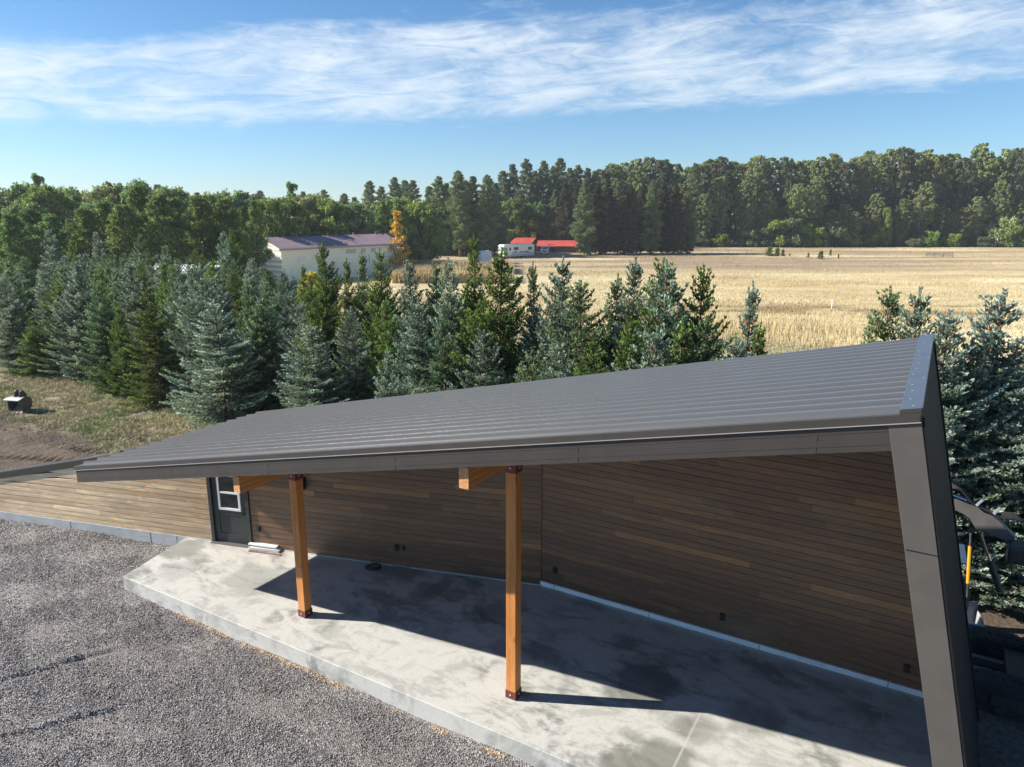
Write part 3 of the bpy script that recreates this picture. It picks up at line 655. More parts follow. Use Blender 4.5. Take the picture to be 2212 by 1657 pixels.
# meadow
P = np.stack([rng.uniform(-75, 185, 420000), 46+rng.random(420000)**1.2*193], 1)
ok = (P@N < -51.5) & (np.abs(P[:, 0]-2) < .74*P[:, 1]+3) & (P[:, 0] > -.26*P[:, 1]-4)
P = P[ok]; fh = fbm(P[:, 0]*.03, P[:, 1]*.09, 61); hh = .05+.30*fh+.25*(fbm(P[:, 0]*.2, P[:, 1]*.2, 63)-.3); hh = np.where(P@N > -61, .95+.3*rng.random(len(P)), hh); hh *= np.where(fbm(P[:, 0]*.05, P[:, 1]*.12, 67) > .5, .55, 1.0)
blades('dry_grass', P, gz, np.clip(hh, .12, 1.15), .022, M_straw, .5, 2)
# taller brown weeds behind the white building
P = np.stack([rng.uniform(-26, 0, 26000), rng.uniform(118, 150, 26000)], 1); P = P[P[:, 0] > -.165*P[:, 1]]
P = P[fbm(P[:, 0]*.12, P[:, 1]*.12, 71) > .42]
blades('weeds', P, gz, np.full(len(P), 1.9), .09, M_straw, .3, 3)
# rough grass between the dirt lot and the trees
P = np.stack([rng.uniform(-36, -8, 60000), rng.uniform(24, 42, 60000)], 1); ww = P@N
ok = (ww < -14.8+3*(fbm(P[:, 0]*.33, P[:, 1]*.33, 81)-.5)) & (ww > -22) & (fbm(P[:, 0]*.8, P[:, 1]*.8, 83) > .33)
P = P[ok]; gr = np.clip((fbm(P[:, 0]*.4, P[:, 1]*.4, 85)-.42)*4, 0, 1)*.7+.15
blades('grass', P, lambda x, y: lot_z(x, y), np.full(len(P), .08)+.14*rng.random(len(P)), .014, M_tuft, 1.2, 4, rnd=gr)
P = np.stack([rng.uniform(2, 40, 70000), rng.uniform(26, 54, 70000)], 1); ok = (P@N < -26) & (P@N > -52); P = P[ok]
blades('mown_grass', P, gz, np.full(len(P), .14), .02, M_tuft, .9, 3, rnd=np.full(len(P), .35))

# ------------------------------------------------------------------ tree makers (meshes are shared by the copies)
def crossed(P, Dv, L, Wd, rnd):
    """two crossed diamond leaves per shoot"""
    Dv = Dv/np.linalg.norm(Dv, axis=1)[:, None]; ref = rng.normal(size=Dv.shape); S = np.cross(Dv, ref); S /= np.linalg.norm(S, axis=1)[:, None]+1e-9; U = np.cross(Dv, S)
    L = L[:, None]; Wd = Wd[:, None]; q = []
    for side in (S, U):
        q.append(np.stack([P, P+Dv*L*.45+side*Wd, P+Dv*L, P+Dv*L*.45-side*Wd], 1))
    V = np.concatenate(q, 0).reshape(-1, 3); F = np.arange(len(V)).reshape(-1, 4)
    return V, F, np.concatenate([rnd, rnd])
def cards(P, size, rnd, up=0.0):
    n = rng.normal(size=P.shape); n[:, 2] += up; n /= np.linalg.norm(n, axis=1)[:, None]
    a_ = np.cross(n, rng.normal(size=P.shape)); a_ /= np.linalg.norm(a_, axis=1)[:, None]; b_ = np.cross(n, a_); s = size[:, None]
    V = np.stack([P-a_*s, P+b_*s*.6, P+a_*s, P-b_*s*.6], 1).reshape(-1, 3); F = np.arange(len(V)).reshape(-1, 4); return V, F, rnd
def hidden_mesh(name, V, F, mat, rnd):
    o = mesh_np(name, V, F, mat, attr={'rnd': rnd}); return o
PROTO = {}
def store(key, objs): PROTO[key] = objs
def mb_obj(mb, name, mat, smooth_=True): return mb.build(name, mat, None, smooth_=smooth_)

def add_cones(o, mb):
    me = o.data; nv, npg = len(me.vertices), len(me.polygons)
    V = np.empty(nv*3, np.float32); me.vertices.foreach_get('co', V); V = V.reshape(-1, 3)
    r = np.empty(npg, np.float32); me.attributes['rnd'].data.foreach_get('value', r)
    F2 = [f if len(f) == 4 else None for f in mb.f]; F2 = np.array([f for f in F2 if f], np.int32)+nv
    Fo = np.empty(npg*4, np.int32); me.loops.foreach_get('vertex_index', Fo); F = np.concatenate([Fo.reshape(-1, 4), F2])
    V = np.concatenate([V, np.array(mb.v, np.float32)]); mat = me.materials[0]; n = mesh_np('crown_tmp', V, F, mat, attr={'rnd': np.concatenate([r, np.zeros(len(F2), np.float32)])})
    n.data.materials.append(M_cone); mi = np.zeros(len(F), np.int32); mi[npg:] = 1; n.data.polygons.foreach_set('material_index', mi)
    o.data = n.data; o.data.name = 'crown'; bpy.data.objects.remove(n)
def make_spruce(seed, H=6.5, R=1.7, dens=1.0, cones=True, power=.85, droop=0.0, skip=.10):
    global rng; random.seed(seed); rng = np.random.default_rng(seed)
    tr = MB(); lean = rng.normal(0, .02, 2)
    def tp(z): return np.array([lean[0]*z+.04*sin(z*1.3+seed), lean[1]*z+.04*cos(z*1.1), z])
    tr.tube([tp(z) for z in np.linspace(0, H*.97, 9)], list(np.linspace(.085, .012, 9)), 6)
    sp, sd_, sl, sr = [], [], [], []; z = .18; cone_pts = []
    while z < H-.25:
        f = z/H; nb = 7 if f < .8 else 5
        az0 = rng.random()*2*pi
        for k in range(nb):
            if rng.random() < skip: continue
            az = az0+2*pi*k/nb+rng.normal(0, .28); zz = z+rng.normal(0, .08)
            bo_ = rng.normal(0, .13); lump = 1+.24*sin(az*2+seed)+.15*sin(zz*2.1+az+seed*2)
            L = (R*1.12*min(1, .75+f*1.6)*(1-f)**power*lump*rng.uniform(.58, 1.18)+.10)
            el = (-.10-droop)+f*.95+rng.normal(0, .13); hd = np.array([cos(az), sin(az), 0]); base = tp(zz); sd2 = np.array([-sin(az), cos(az), 0])
            def bp(s): return base+hd*(s*L*cos(el))+np.array([0, 0, 1])*(s*L*sin(el)+.16*L*s**2.5-.10*L*sin(pi*s)*(1-f))
            tr.tube([bp(0), bp(.5), bp(.97)], [.020*L+.006, .012*L+.004, .003], 4, False)
            nsub = max(3, int(L/.085*dens)); ss = np.linspace(.12, 1, nsub)
            for s in ss:
                pt = bp(s); ax = bp(min(s+.05, 1.05))-bp(s-.05); ax /= np.linalg.norm(ax)
                for sg in (-1, 1):
                    ln = (.40*L*(1-s)**.8+.10)*rng.uniform(.45, 1.25); ln = min(ln, .58)
                    dv = ax*rng.uniform(.3, .8)+sd2*sg*.75+np.array([0, 0, .14-.30*(1-f)*rng.random()]); dv /= np.linalg.norm(dv)
                    m = max(2, int(ln/.040*dens)); u = (np.arange(m)+rng.random(m)*.6)/m
                    for rep in (-1, 1):
                        ua = u**.7
                        q = pt+dv*(ua*ln)[:, None]+rng.normal(0, .014, (m, 3)); dd_ = dv*.6+ax*.35+np.array([0, 0, .45])+rep*np.cross(dv, [0, 0, 1.0])*.8*rng.random((m, 1))+rng.normal(0, .38, (m, 3))
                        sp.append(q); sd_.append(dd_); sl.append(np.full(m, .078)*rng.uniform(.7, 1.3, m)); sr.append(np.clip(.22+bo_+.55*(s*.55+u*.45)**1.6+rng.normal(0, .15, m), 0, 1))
                sp.append(pt[None]); sd_.append((ax+rng.normal(0, .1, 3)+np.array([0, 0, .1]))[None]); sl.append(np.array([.15])); sr.append(np.array([.5+.4*s]))
            if cones and f > .70 and rng.random() < .75:
                for c_ in range(rng.integers(1, 4)): cone_pts.append(bp(rng.uniform(.35, .95)))
        z += rng.uniform(.17, .25)*(1.0 if f < .7 else 1.25)
    # leader
    top_ = tp(H*.93)
    for q in np.linspace(0, H*.07+.05, 8):
        for k in range(3): sp.append((top_+[0, 0, q])[None]); a_ = rng.random()*2*pi; sd_.append(np.array([[cos(a_)*.5, sin(a_)*.5, 1]])); sl.append(np.array([.11])); sr.append(np.array([.6]))
    P = np.concatenate(sp); Dv = np.concatenate(sd_); L = np.concatenate(sl); R_ = np.concatenate(sr)
    V, F, r = crossed(P, Dv, L, L*.24, R_)
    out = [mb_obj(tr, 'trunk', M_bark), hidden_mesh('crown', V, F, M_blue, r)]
    if cones:
        mb = MB()
        for p in cone_pts[:95]:
            d_ = rng.normal(0, .012, 2); mb.tube([p, p+[d_[0], d_[1], -.03], p+[d_[0], d_[1], -.075], p+[0, 0, -.10]], [.006, .020, .017, .004], 5)
        add_cones(out[1], mb)
    return out

def make_blob(seed, H, spread, lobes, per, card, mat, bark, z_lo=.2, up=.3, trunk_r=.25, colfun=None, hollow=.55, zpow=1.0, lr=(.16, .30), stems=1):
    global rng; rng = np.random.default_rng(seed); random.seed(seed); mb = MB()
    for st in range(stems):
        ox, oy = (0, 0) if stems == 1 else rng.normal(0, spread*.18, 2)
        bend = rng.normal(0, .04, 2)
        path = [np.array([ox+bend[0]*z*(z/H)*3+.1*sin(z*.6+seed+st), oy+bend[1]*z+.1*cos(z*.5), z]) for z in np.linspace(-.1, H*.86, 9)]
        mb.tube(path, list(np.linspace(trunk_r, trunk_r*.15, 9)), 7)
    LC = []
    for k in range(lobes):
        f = rng.random()**zpow; z = H*(z_lo+(1-z_lo)*f*.97); prof_ = (colfun(f) if colfun else math.sqrt(max(.02, 1-(2*f-.9)**2*.8)))
        rr = spread*prof_*math.sqrt(rng.random()); a_ = rng.random()*2*pi; c_ = np.array([rr*cos(a_), rr*sin(a_), z]); r_ = spread*rng.uniform(*lr)*(1.15-.5*f)
        LC.append((c_, r_))
        if k % 2 == 0: mb.tube([np.array([0, 0, max(.2, z-rr*.9-1)]), c_*[.5, .5, 1]-[0, 0, .25*rr], c_], [trunk_r*.28, trunk_r*.16, trunk_r*.05], 5, False)
    P = []; Rn = []
    for (c_, r_) in LC:
        m = int(per*rng.uniform(.6, 1.3)); d = rng.normal(size=(m, 3)); d /= np.linalg.norm(d, axis=1)[:, None]; rad = r_*(hollow+(1-hollow)*rng.random(m)**.5)*rng.uniform(.8, 1.25, m)
        q = c_+d*rad[:, None]*np.array([1, 1, .85]); P.append(q); Rn.append(np.clip(rng.normal(.45, .2, m)+rng.normal(0, .08), 0, 1))
    P = np.concatenate(P); Rn = np.concatenate(Rn); ok = P[:, 2] > .15; P, Rn = P[ok], Rn[ok]
    V, F, r = cards(P, card*rng.uniform(.6, 1.3, len(P)), Rn, up)
    return [mb_obj(mb, 'trunk', bark), hidden_mesh('crown', V, F, mat, r)]

def make_pine(seed, H=10.0, R=2.4, mat=None, bark=None, bare=.3, tuft=.19, nb=62, per=130, up=.25, power=.6):
    global rng; rng = np.random.default_rng(seed); random.seed(seed); mb = MB(); bend = rng.normal(0, .25, 2)
    def tp(z): f = z/H; return np.array([bend[0]*sin(f*2.6)+.1*sin(z), bend[1]*sin(f*2.1), z])
    mb.tube([tp(z) for z in np.linspace(-.1, H*.97, 10)], list(np.linspace(.13*H/10, .03, 10)), 7)
    sp, sd_, sl, sr = [], [], [], []
    for k in range(nb):
        f = bare+(1-bare)*(k+rng.random())/nb; az = k*2.4+rng.normal(0, .4); z = f*H
        g_ = (f-bare)/(1-bare); L = R*(.35+.65*min(1, g_*3.2))*(1-g_)**power*rng.uniform(.55, 1.2)+.25
        el = -.05+up+.6*g_+rng.normal(0, .12); hd = np.array([cos(az)*cos(el), sin(az)*cos(el), sin(el)]); b0 = tp(z)
        bp = lambda s: b0+hd*s*L+np.array([0, 0, .12*L*s*s-.06*L*sin(pi*s)])
        mb.tube([bp(0), bp(.5), bp(1)], [.02*L+.01, .012*L+.006, .005], 4, False)
        m = int(per*(.5+L/R)); s = .35+.65*rng.random(m)**.7; q = b0+hd*(s*L)[:, None]; wd = .34*L*(1.15-s*.7)+.1
        q = q+rng.normal(0, 1, (m, 3))*wd[:, None]*np.array([.5, .5, .26]); q[:, 2] += .1*L*s*s
        dv = hd*.7+rng.normal(0, .6, (m, 3))+np.array([0, 0, .35]); sp.append(q); sd_.append(dv); sl.append(tuft*rng.uniform(.7, 1.3, m)); sr.append(np.clip(rng.normal(.45, .2, m), 0, 1))
    P = np.concatenate(sp); Dv = np.concatenate(sd_); L = np.concatenate(sl); R_ = np.concatenate(sr)
    V, F, r = crossed(P, Dv, L, L*.22, R_)
    return [mb_obj(mb, 'trunk', bark), hidden_mesh('crown', V, F, mat, r)]

for i, (s_, H_, R_, pw, dr_) in enumerate(((11, 6.5, 1.75, .85, 0), (12, 6.5, 1.45, .8, .1), (13, 6.5, 1.95, .95, .05), (14, 6.5, 1.6, .75, .12), (15, 6.5, 1.2, .9, 0), (16, 6.5, 1.75, .7, .2), (17, 6.5, 1.9, .9, -.1))):
    store('sp%d' % i, make_spruce(s_, H_, R_, .85, True, pw, dr_, .28 if s_ > 15 else .10))
cotf = lambda f: .62+.3*f if f < .6 else math.sqrt(max(.02, 1-((f-.5)/.52)**2))*.95
for i in range(4): store('cot%d' % i, make_blob(30+i, 24, 5.4, 330, 62, .30, M_cotton, M_palebark, .05, .1, .30, cotf, .0, .8, (.07, .19), 4))
for i in range(3): store('round%d' % i, make_blob(40+i, 9, 4.2, 130, 120, .17, M_leafgreen, M_bark, .08, .25, .22, None, .2, .8, (.12, .26), 2))
for i in range(3): store('pine%d' % i, make_pine(50+i, 10, 2.5, M_pine, M_orangebark, .22, .26, 66, 110))
for i in range(3): store('tall%d' % i, make_pine(60+i, 24, 4.6, M_tallconifer, M_orangebark, .10, .40, 150, 110, .05, .6))
for i in range(3): store('dark%d' % i, make_pine(70+i, 18, 4.2, M_darkconifer, M_bark, .03, .36, 150, 140, -.12, .8))
store('poplar0', make_blob(80, 12, 1.5, 40, 120, .22, M_leafdark, M_bark, .1, .3, .2, lambda f: .9-.5*f, .5, 1, (.4, .6)))
store('aut0', make_blob(82, 9, 2.1, 90, 70, .12, M_yellow, M_bark, .04, .25, .1, lambda f: (1-f*.85), .0, 1, (.10, .26), 2))
store('shrub0', make_blob(85, 3, 2.2, 26, 150, .16, M_olive, M_bark, .05, .3, .07, None, .55, 1, (.25, .4), 3))
store('sap0', make_spruce(90, 2.4, .95, 1.0, False, .8))
used = set()
def plant(key, name, x, y, H, wid=1.0, rz=None, mats=None, label='', cat='tree', group=None, href=None, z=None, cone=True):
    objs = PROTO[key]; zz = float(gz(x, y)) if z is None else z
    root = empty(name, (x, y, zz-.02), rng2.random()*6.28 if rz is None else rz, label=label, cat=cat, group=group)
    s = H/href; root.scale = (s*wid, s*wid, s)
    for o in objs:
        
        if (key, o.name) in used or True:
            c_ = o.copy(); col.objects.link(c_); c_.parent = root
            if mats and c_.data.name.startswith('crown'):
                c_.material_slots[0].link = 'OBJECT'; c_.material_slots[0].material = mats
    return root
rng2 = np.random.default_rng(5)

# -- spruces one can point to: (print u, print v of the tip, depth row w, colour, width, cones, label)
def row_pos(u, w):
    k = (u-1105.5)/FPX; Y = -w/(N[1]*-1+(-N[0])*k*1.0); zc = Y*cos(PITCH)+8*sin(PITCH)
    X = k*zc; Y = (-w+N[0]*X*1.0)/(-N[1]) if False else (w-N[0]*X)/N[1]
    zc = Y*cos(PITCH)+6*sin(PITCH); X = k*zc; Y = (w-N[0]*X)/N[1]; return X, Y
LIST = [
 (30, 650, -22.5, 'g', 1.2, 'broad green spruce at the left edge, above the scrap bucket'),
 (63, 693, -20.3, 'g', .95, 'short green spruce at the front left, first one right of the scrap bucket'),
 (125, 640, -21, 'm', 1.2, 'grey-green spruce with open lower branches, front row far left'),
 (205, 610, -20.6, 'm', 1.15, 'dark teal spruce behind the rough grass, third in the front row from the left'),
 (250, 660, -20.0, 'g', 1.0, 'mossy green spruce standing at the edge of the rough grass'),
 (325, 628, -19.8, 'g', 1.3, 'broad olive green spruce whose skirt reaches the rough grass'),
 (400, 640, -21.5, 'm', 1.1, 'shaded teal spruce between the broad olive one and the wide blue one'),
 (468, 652, -18.9, 'b', 1.45, 'wide blue-tipped spruce just beyond the low left end of the ribbed roof'),
 (555, 640, -21.0, 'm', 1.1, 'dark spruce in the shade right of the wide blue-tipped one'),
 (667, 705, -18.9, 'b', 1.45, 'low blue spruce with long boughs reaching left over dark shade'),
 (700, 524, -26.0, 'g', 1.0, 'tall green spruce with a brown coned tip in front of the white building'),
 (748, 563, -24.5, 'g', .7, 'thin green spruce before the white wall, right of the tall coned one'),
 (773, 546, -25.0, 'm', .75, 'narrow spire-like spruce in front of the middle of the white wall'),
 (760, 668, -20.3, 'b', 1.0, 'blue spruce with drooping grey leader in the second row, centre left'),
 (823, 540, -24.0, 'g', .95, 'green spruce with a fat cluster of cones at its tip, near the white corner'),
 (836, 650, -20.6, 'g', .95, 'vivid green spruce below the right end of the white building'),
 (843, 758, -17.8, 'b', 1.0, 'small blue spruce poking up just behind the ribbed roof, centre left'),
 (886, 566, -24.0, 'b', 1.05, 'pale blue spruce at the right corner of the white building'),
 (934, 575, -24.5, 'm', .95, 'dull teal spruce with bare twigs and cones, left of the tallest thin one'),
 (910, 655, -19.8, 'b', 1.15, 'silvery blue spruce in the front row at the centre of the belt'),
 (985, 564, -22.5, 'b', .95, 'blue spruce with a bare leader standing left of the tall pair'),
 (1018, 512, -22.8, 'g', .75, 'tall thin green spruce with a long bare leader, tallest in the centre'),
 (1072, 542, -21.0, 'g', 1.35, 'big dark green spruce with many cones at the top, centre of the belt'),
 (960, 690, -19.3, 'm', 1.1, 'teal spruce low in front of the tall thin one'),
 (1033, 717, -18.6, 'b', 1.25, 'rounded blue spruce just above the roof edge below the big dark one'),
 (1160, 572, -22.0, 'm', .7, 'ragged spruce with a rusty dead top beside the meadow'),
 (1190, 562, -20.8, 'b', 1.15, 'tall silver-blue spruce rising against the meadow right of centre'),
 (1250, 612, -20.0, 'm', 1.35, 'broad green and blue spruce with a brown patch near its top'),
 (1325, 598, -21.5, 'm', 1.0, 'teal spruce with a spiky tip between two blue ones'),
 (1374, 565, -20.8, 'b', 1.05, 'blue spruce with a symmetrical pointed crown against the meadow'),
 (1350, 690, -18.8, 'g', .95, 'dark green spruce low in front of the pointed blue one'),
 (1442, 566, -20.5, 'g', 1.0, 'green spruce with brown cones just left of the dense blue one'),
 (1469, 572, -20.0, 'b', 1.25, 'dense blue-green spruce, the last big one before the gap'),
 (1525, 582, -20.6, 'g', .95, 'lopsided green spruce with a coned spire beside the gap'),
 (1480, 695, -17.9, 'g', 1.15, 'bushy bright green spruce right behind the roof near the gap'),
 (1612, 616, -18.9, 'b', .72, 'slim young blue spruce standing alone before the pale tall grass'),
 (1655, 706, -18.0, 'g', .72, 'small green spruce tip beyond the roof, right of the slim blue one'),
 (1590, 735, -17.6, 'b', 1.0, 'low pale blue spruce at the foot of the slim young one'),
 (1120, 762, -17.6, 'm', 1.2, 'low dark spruce top just above the roof edge right of the rounded blue one'),
 (1212, 745, -17.5, 'b', 1.2, 'low blue spruce top just above the roof edge under the silver-blue one'),
 (1292, 738, -17.4, 'g', 1.2, 'low green spruce top just above the roof edge, centre right'),
 (1405, 712, -17.3, 'b', 1.2, 'low blue spruce top by the roof edge under the coned green one'),
 (1545, 690, -18.2, 'm', 1.2, 'squat teal spruce beside the gap, in front of the lopsided green one'),
 (1921, 627, -20.3, 'm', .95, 'blue-topped green spruce left of the roof ridge, right of the gap'),
 (1992, 627, -19.9, 'b', 1.1, 'dusty blue spruce with rusty cones right above the ridge cap'),
 (2066, 680, -19.2, 's', 1.25, 'grey-blue spruce partly behind the top corner of the shed'),
 (2178, 633, -20.6, 's', 1.6, 'large pale blue spruce hung with orange cones at the right edge'),
 (2120, 740, -19.7, 'b', 1.3, 'green-shadowed spruce behind the leaning end wall'),
 (2215, 800, -19.6, 's', 1.45, 'pale blue spruce with spreading boughs above the excavator'),
 (104, 497, -42, 'b', 1.0, 'tall blue spruce standing out above the belt at far left'),
 (148, 518, -40, 'g', .9, 'green spruce spire just right of the tall blue one at far left'),
 (209, 503, -43, 'b', 1.1, 'pale blue spruce with layered boughs high in the belt, left part'),
 (303, 505, -44, 'm', 1.1, 'dark teal spruce with a drooping brownish top high in the belt, left part'),
 (352, 530, -41, 'm', 1.0, 'teal spruce in the middle depth of the belt before the pines'),
 (425, 540, -42, 'g', 1.0, 'green spruce in the middle depth of the belt before the pines'),
 (481, 503, -44, 'b', .85, 'blue spruce with a long thin leader left of the white gable'),
 (502, 494, -45, 'g', .85, 'green spruce with the longest bare leader left of the white gable'),
 (540, 560, -36, 'b', 1.1, 'blue-green spruce before the white gable end'),
 (612, 583, -30, 'b', 1.0, 'blue spruce below the corner of the white building'),
 (652, 575, -28, 'g', .7, 'thin yellowish spruce below the near corner of the white building'),
 (2290, 640, -21.0, 's', 1.4, 'big blue spruce cut by the right edge of the view'),
]
mm = {'s': M_silver, 'b': M_blue, 'g': M_green, 'm': M_mixed}; nm_ = {'s': 'blue_spruce', 'b': 'blue_spruce', 'g': 'green_spruce', 'm': 'teal_spruce'}
placed = []
for i, (u, v, w, c_, wd, lab) in enumerate(LIST):
    X_, Y_ = row_pos(u, w); tip = at_dist(u, v, Y_); g_ = float(gz(X_, Y_)); H_ = tip[2]-g_
    key = ('sp0', 'sp5', 'sp2', 'sp3', 'sp6', 'sp1')[i % 6] if wd > .8 else 'sp4'
    if wd <= .8: wd *= 1.25
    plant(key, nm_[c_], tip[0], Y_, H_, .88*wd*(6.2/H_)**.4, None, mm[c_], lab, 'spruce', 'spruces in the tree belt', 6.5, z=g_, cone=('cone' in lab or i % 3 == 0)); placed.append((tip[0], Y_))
def top_limit(u):
    pts = [(-400, 545), (0, 548), (480, 545), (560, 572), (620, 592), (900, 625), (1050, 640), (1300, 670), (1540, 690), (1560, 820), (1870, 840), (1900, 700), (2010, 720), (2400, 680)]
    return float(np.interp(u, [p[0] for p in pts], [p[1] for p in pts]))
labs = {'b': 'blue-grey spruce filling the dense belt behind the shed', 'g': 'green spruce filling the dense belt behind the shed', 'm': 'teal spruce filling the dense belt behind the shed'}
w = -20.8; nfill = 0
while w > -78:
    t_ = -75.0
    while t_ < 12:
        tj, wj = t_+rng2.normal(0, .55), w+rng2.normal(0, .45); x, y, _ = T(tj, wj); t_ += 2.35 if w > -36 else 2.8
        if y < 14: continue
        zc = y*cos(PITCH)+6*sin(PITCH); u = 1105.5+FPX*x/zc
        if u < -160 or u > 2420 or (w < -31 and u > 640): continue
        if w < -27 and u > 1100: continue
        if u > 1990 and wj > -22.3: continue
        if any((x-a_)**2+(y-b_)**2 < (1.55 if w > -27 else 1.25)**2 for a_, b_ in placed): continue
        vl = top_limit(u)+abs(rng2.normal(0, 24))+(0 if w < -30 else 14)
        H_ = min(rng2.uniform(5.2, 7.4), at_dist(u, vl, y)[2]-float(gz(x, y)))
        if H_ < 1.8 or (1545 < u < 1905): continue
        c_ = rng2.choice(['b', 'g', 'm'], p=[.38, .26, .36]); placed.append((x, y)); nfill += 1
        plant('sp%d' % rng2.integers(0, 7), nm_[c_], x, y, H_, rng2.uniform(.8, 1.1)*(6.2/max(H_, 3))**.4, None, mm[c_], labs[c_], 'spruce', 'spruces filling the belt', 6.5, cone=rng2.random() < .35)
    w -= 3.0
print('fill spruces', nfill)

# -- far trees: (u, v of the top, distance)
def far(key, name, u, v, Y, wid, mat, label, cat, group, href, sink=0.0):
    tip = at_dist(u, v, Y); g_ = float(gz(0, Y)); return plant(key, name, tip[0], Y, tip[2]-g_, wid*(href/max(tip[2]-g_, .5))**.5, None, mat, label, cat, group, href, z=g_)
for i, (u, v, Y) in enumerate([(-30, 450, 84), (20, 470, 80), (64, 457, 88), (110, 470, 82), (150, 480, 92), (180, 457, 84), (222, 441, 88), (262, 450, 82), (300, 412, 90), (338, 428, 84), (375, 434, 92), (428, 433, 84), (458, 452, 90), (486, 436, 86), (520, 455, 92), (546, 442, 84)]):
    far('pine%d' % (i % 3), 'pine_tree', u, v, Y, 1.15 if u < 500 else .6, None, 'feathery olive pine with a bare lower trunk beyond the spruces on the left', 'pine', 'pines beyond the spruce belt', 10)
bright = {94, 20, 580, 620, 700, 850, 905}
for i, (u, v, Y, br) in enumerate([(-20, 420, 118, 0), (15, 412, 125, 0), (48, 398, 128, 0), (94, 402, 118, 1), (135, 408, 125, 0), (165, 415, 128, 0), (235, 396, 125, 0), (268, 402, 130, 0), (300, 392, 124, 0), (335, 402, 130, 0), (368, 408, 122, 0), (400, 424, 130, 0), (430, 424, 140, 0), (465, 420, 132, 0), (500, 414, 135, 0), (535, 418, 140, 0), (575, 432, 128, 1), (610, 428, 135, 1), (650, 424, 145, 0), (680, 422, 150, 0), (705, 430, 145, 1), (735, 434, 152, 0), (765, 440, 148, 0), (800, 444, 160, 0), (835, 434, 158, 1), (862, 430, 165, 1), (905, 434, 160, 1), (925, 445, 168, 0), (200, 440, 118, 0), (50, 440, 112, 0), (410, 450, 118, 0), (650, 455, 150, 0), (575, 470, 130, 0)]):
    lab = 'rounded bright green tree in the row behind the white building' if br else 'rounded dull green tree in the tree line on the left half'
    far('round%d' % (i % 3), 'leafy_tree', u, v, Y, 1.05, M_leafgreen if br else (M_leafdark if i % 3 else M_olive if i % 2 else M_cotton), lab, 'tree', 'round trees on the left half', 9)
far('poplar0', 'poplar_tree', 80, 374, 135, .8, None, 'slim poplar spire rising above the trees at far left', 'poplar', None, 12)
far('poplar0', 'poplar_tree', 630, 392, 160, .9, None, 'slim dark poplar rising above the round trees left of the middle', 'poplar', None, 12)
far('aut0', 'autumn_tree', 857, 452, 138, 1.15, M_yellow, 'golden yellow autumn tree beside the white building', 'autumn tree', None, 9)
far('round1', 'turning_tree', 672, 588, 60, .45, M_yellowgreen, 'small yellow leafed tree among the spruces before the white wall', 'tree', None, 9)
far('round2', 'young_tree', 632, 485, 150, .5, M_leafgreen, 'small fresh green tree peeking over the ridge of the white building', 'tree', None, 9)
for i, (u, v, Y) in enumerate([(742, 420, 230), (765, 428, 230), (800, 394, 215), (822, 405, 225), (850, 386, 220), (872, 392, 230), (890, 392, 225), (425, 418, 230), (560, 414, 240), (700, 412, 235), (655, 416, 240), (925, 405, 205), (946, 384, 195), (962, 398, 200), (990, 372, 190), (1005, 392, 196), (1022, 384, 198), (1052, 381, 192), (1068, 398, 200)]):
    far('tall%d' % (i % 3), 'conifer_tree', u, v, Y, 1.0, M_tallconifer, 'dark pointed conifer above the middle of the tree line', 'conifer', 'conifers above the middle of the tree line', 24)
for i, (u, v, Y) in enumerate([(940, 430, 185), (965, 425, 182), (985, 440, 180), (1010, 428, 184), (1040, 430, 182), (1065, 440, 186), (1090, 436, 190), (1112, 430, 188), (1140, 440, 190), (1165, 436, 190), (905, 470, 178), (935, 478, 176), (975, 470, 176), (1015, 476, 176), (1050, 480, 178), (1150, 470, 186)]):
    far('round%d' % (i % 3), 'shade_tree', u, v, Y+(22 if u < 1080 else 40), .85, M_leafdark if i not in (7, 8, 15) else M_leafgreen, 'dark leafy tree in the shaded wood behind the motorhome', 'tree', 'leafy trees behind the motorhome', 9)
for i, (u, v, Y) in enumerate([(1086, 372, 208), (1106, 358, 210), (1135, 347, 206), (1155, 372, 212), (1176, 351, 208), (1195, 362, 214), (1210, 345, 208), (1232, 366, 212), (1250, 360, 214), (1268, 366, 216), (1285, 372, 214), (1500, 356, 222), (1860, 352, 230)]):
    far('tall%d' % (i % 3), 'ponderosa_pine', u, v, Y+28, 1.0, M_tallconifer, 'tall straight pine standing above the red roofs', 'pine', 'tall pines above the red roofs', 24)
for i, (u, v, Y) in enumerate([(1197, 412, 196), (1222, 395, 190), (1246, 402, 194), (1265, 388, 190), (1290, 398, 194), (1312, 392, 190), (1338, 396, 194), (1362, 404, 190), (1388, 400, 196), (1412, 392, 192), (1436, 398, 196), (1462, 402, 192), (1490, 420, 196)]):
    far('dark%d' % (i % 3), 'dark_spruce', u, v, Y+11 if u > 1250 else Y+34, .95, M_darkconifer if i % 3 else M_tallconifer, 'tall brownish spruce in the dark group right of the red roofs', 'spruce', 'brownish spruces beside the red roofs', 18)
tops = [(1300, 362), (1325, 350), (1350, 349), (1378, 340), (1405, 336), (1432, 341), (1458, 352), (1486, 358), (1512, 350), (1538, 340), (1560, 336), (1585, 345), (1612, 350), (1640, 332), (1668, 338), (1696, 336), (1722, 345), (1748, 342), (1775, 336), (1802, 328), (1830, 346), (1856, 334), (1880, 323), (1905, 328), (1930, 317), (1955, 314), (1980, 326), (2006, 320), (2030, 330), (2058, 328), (2084, 338), (2124, 306), (2108, 345), (2150, 335), (2180, 319), (2206, 316), (2235, 322), (2265, 318)]
for i, (u, v) in enumerate(tops):
    far('cot%d' % (i % 4), 'cottonwood_tree', u, v, 258+((i*7) % 5)*3, .95, M_cotton if i % 5 else M_olive, 'tall cottonwood in the wood along the far side of the meadow', 'cottonwood', 'cottonwoods along the meadow', 24)
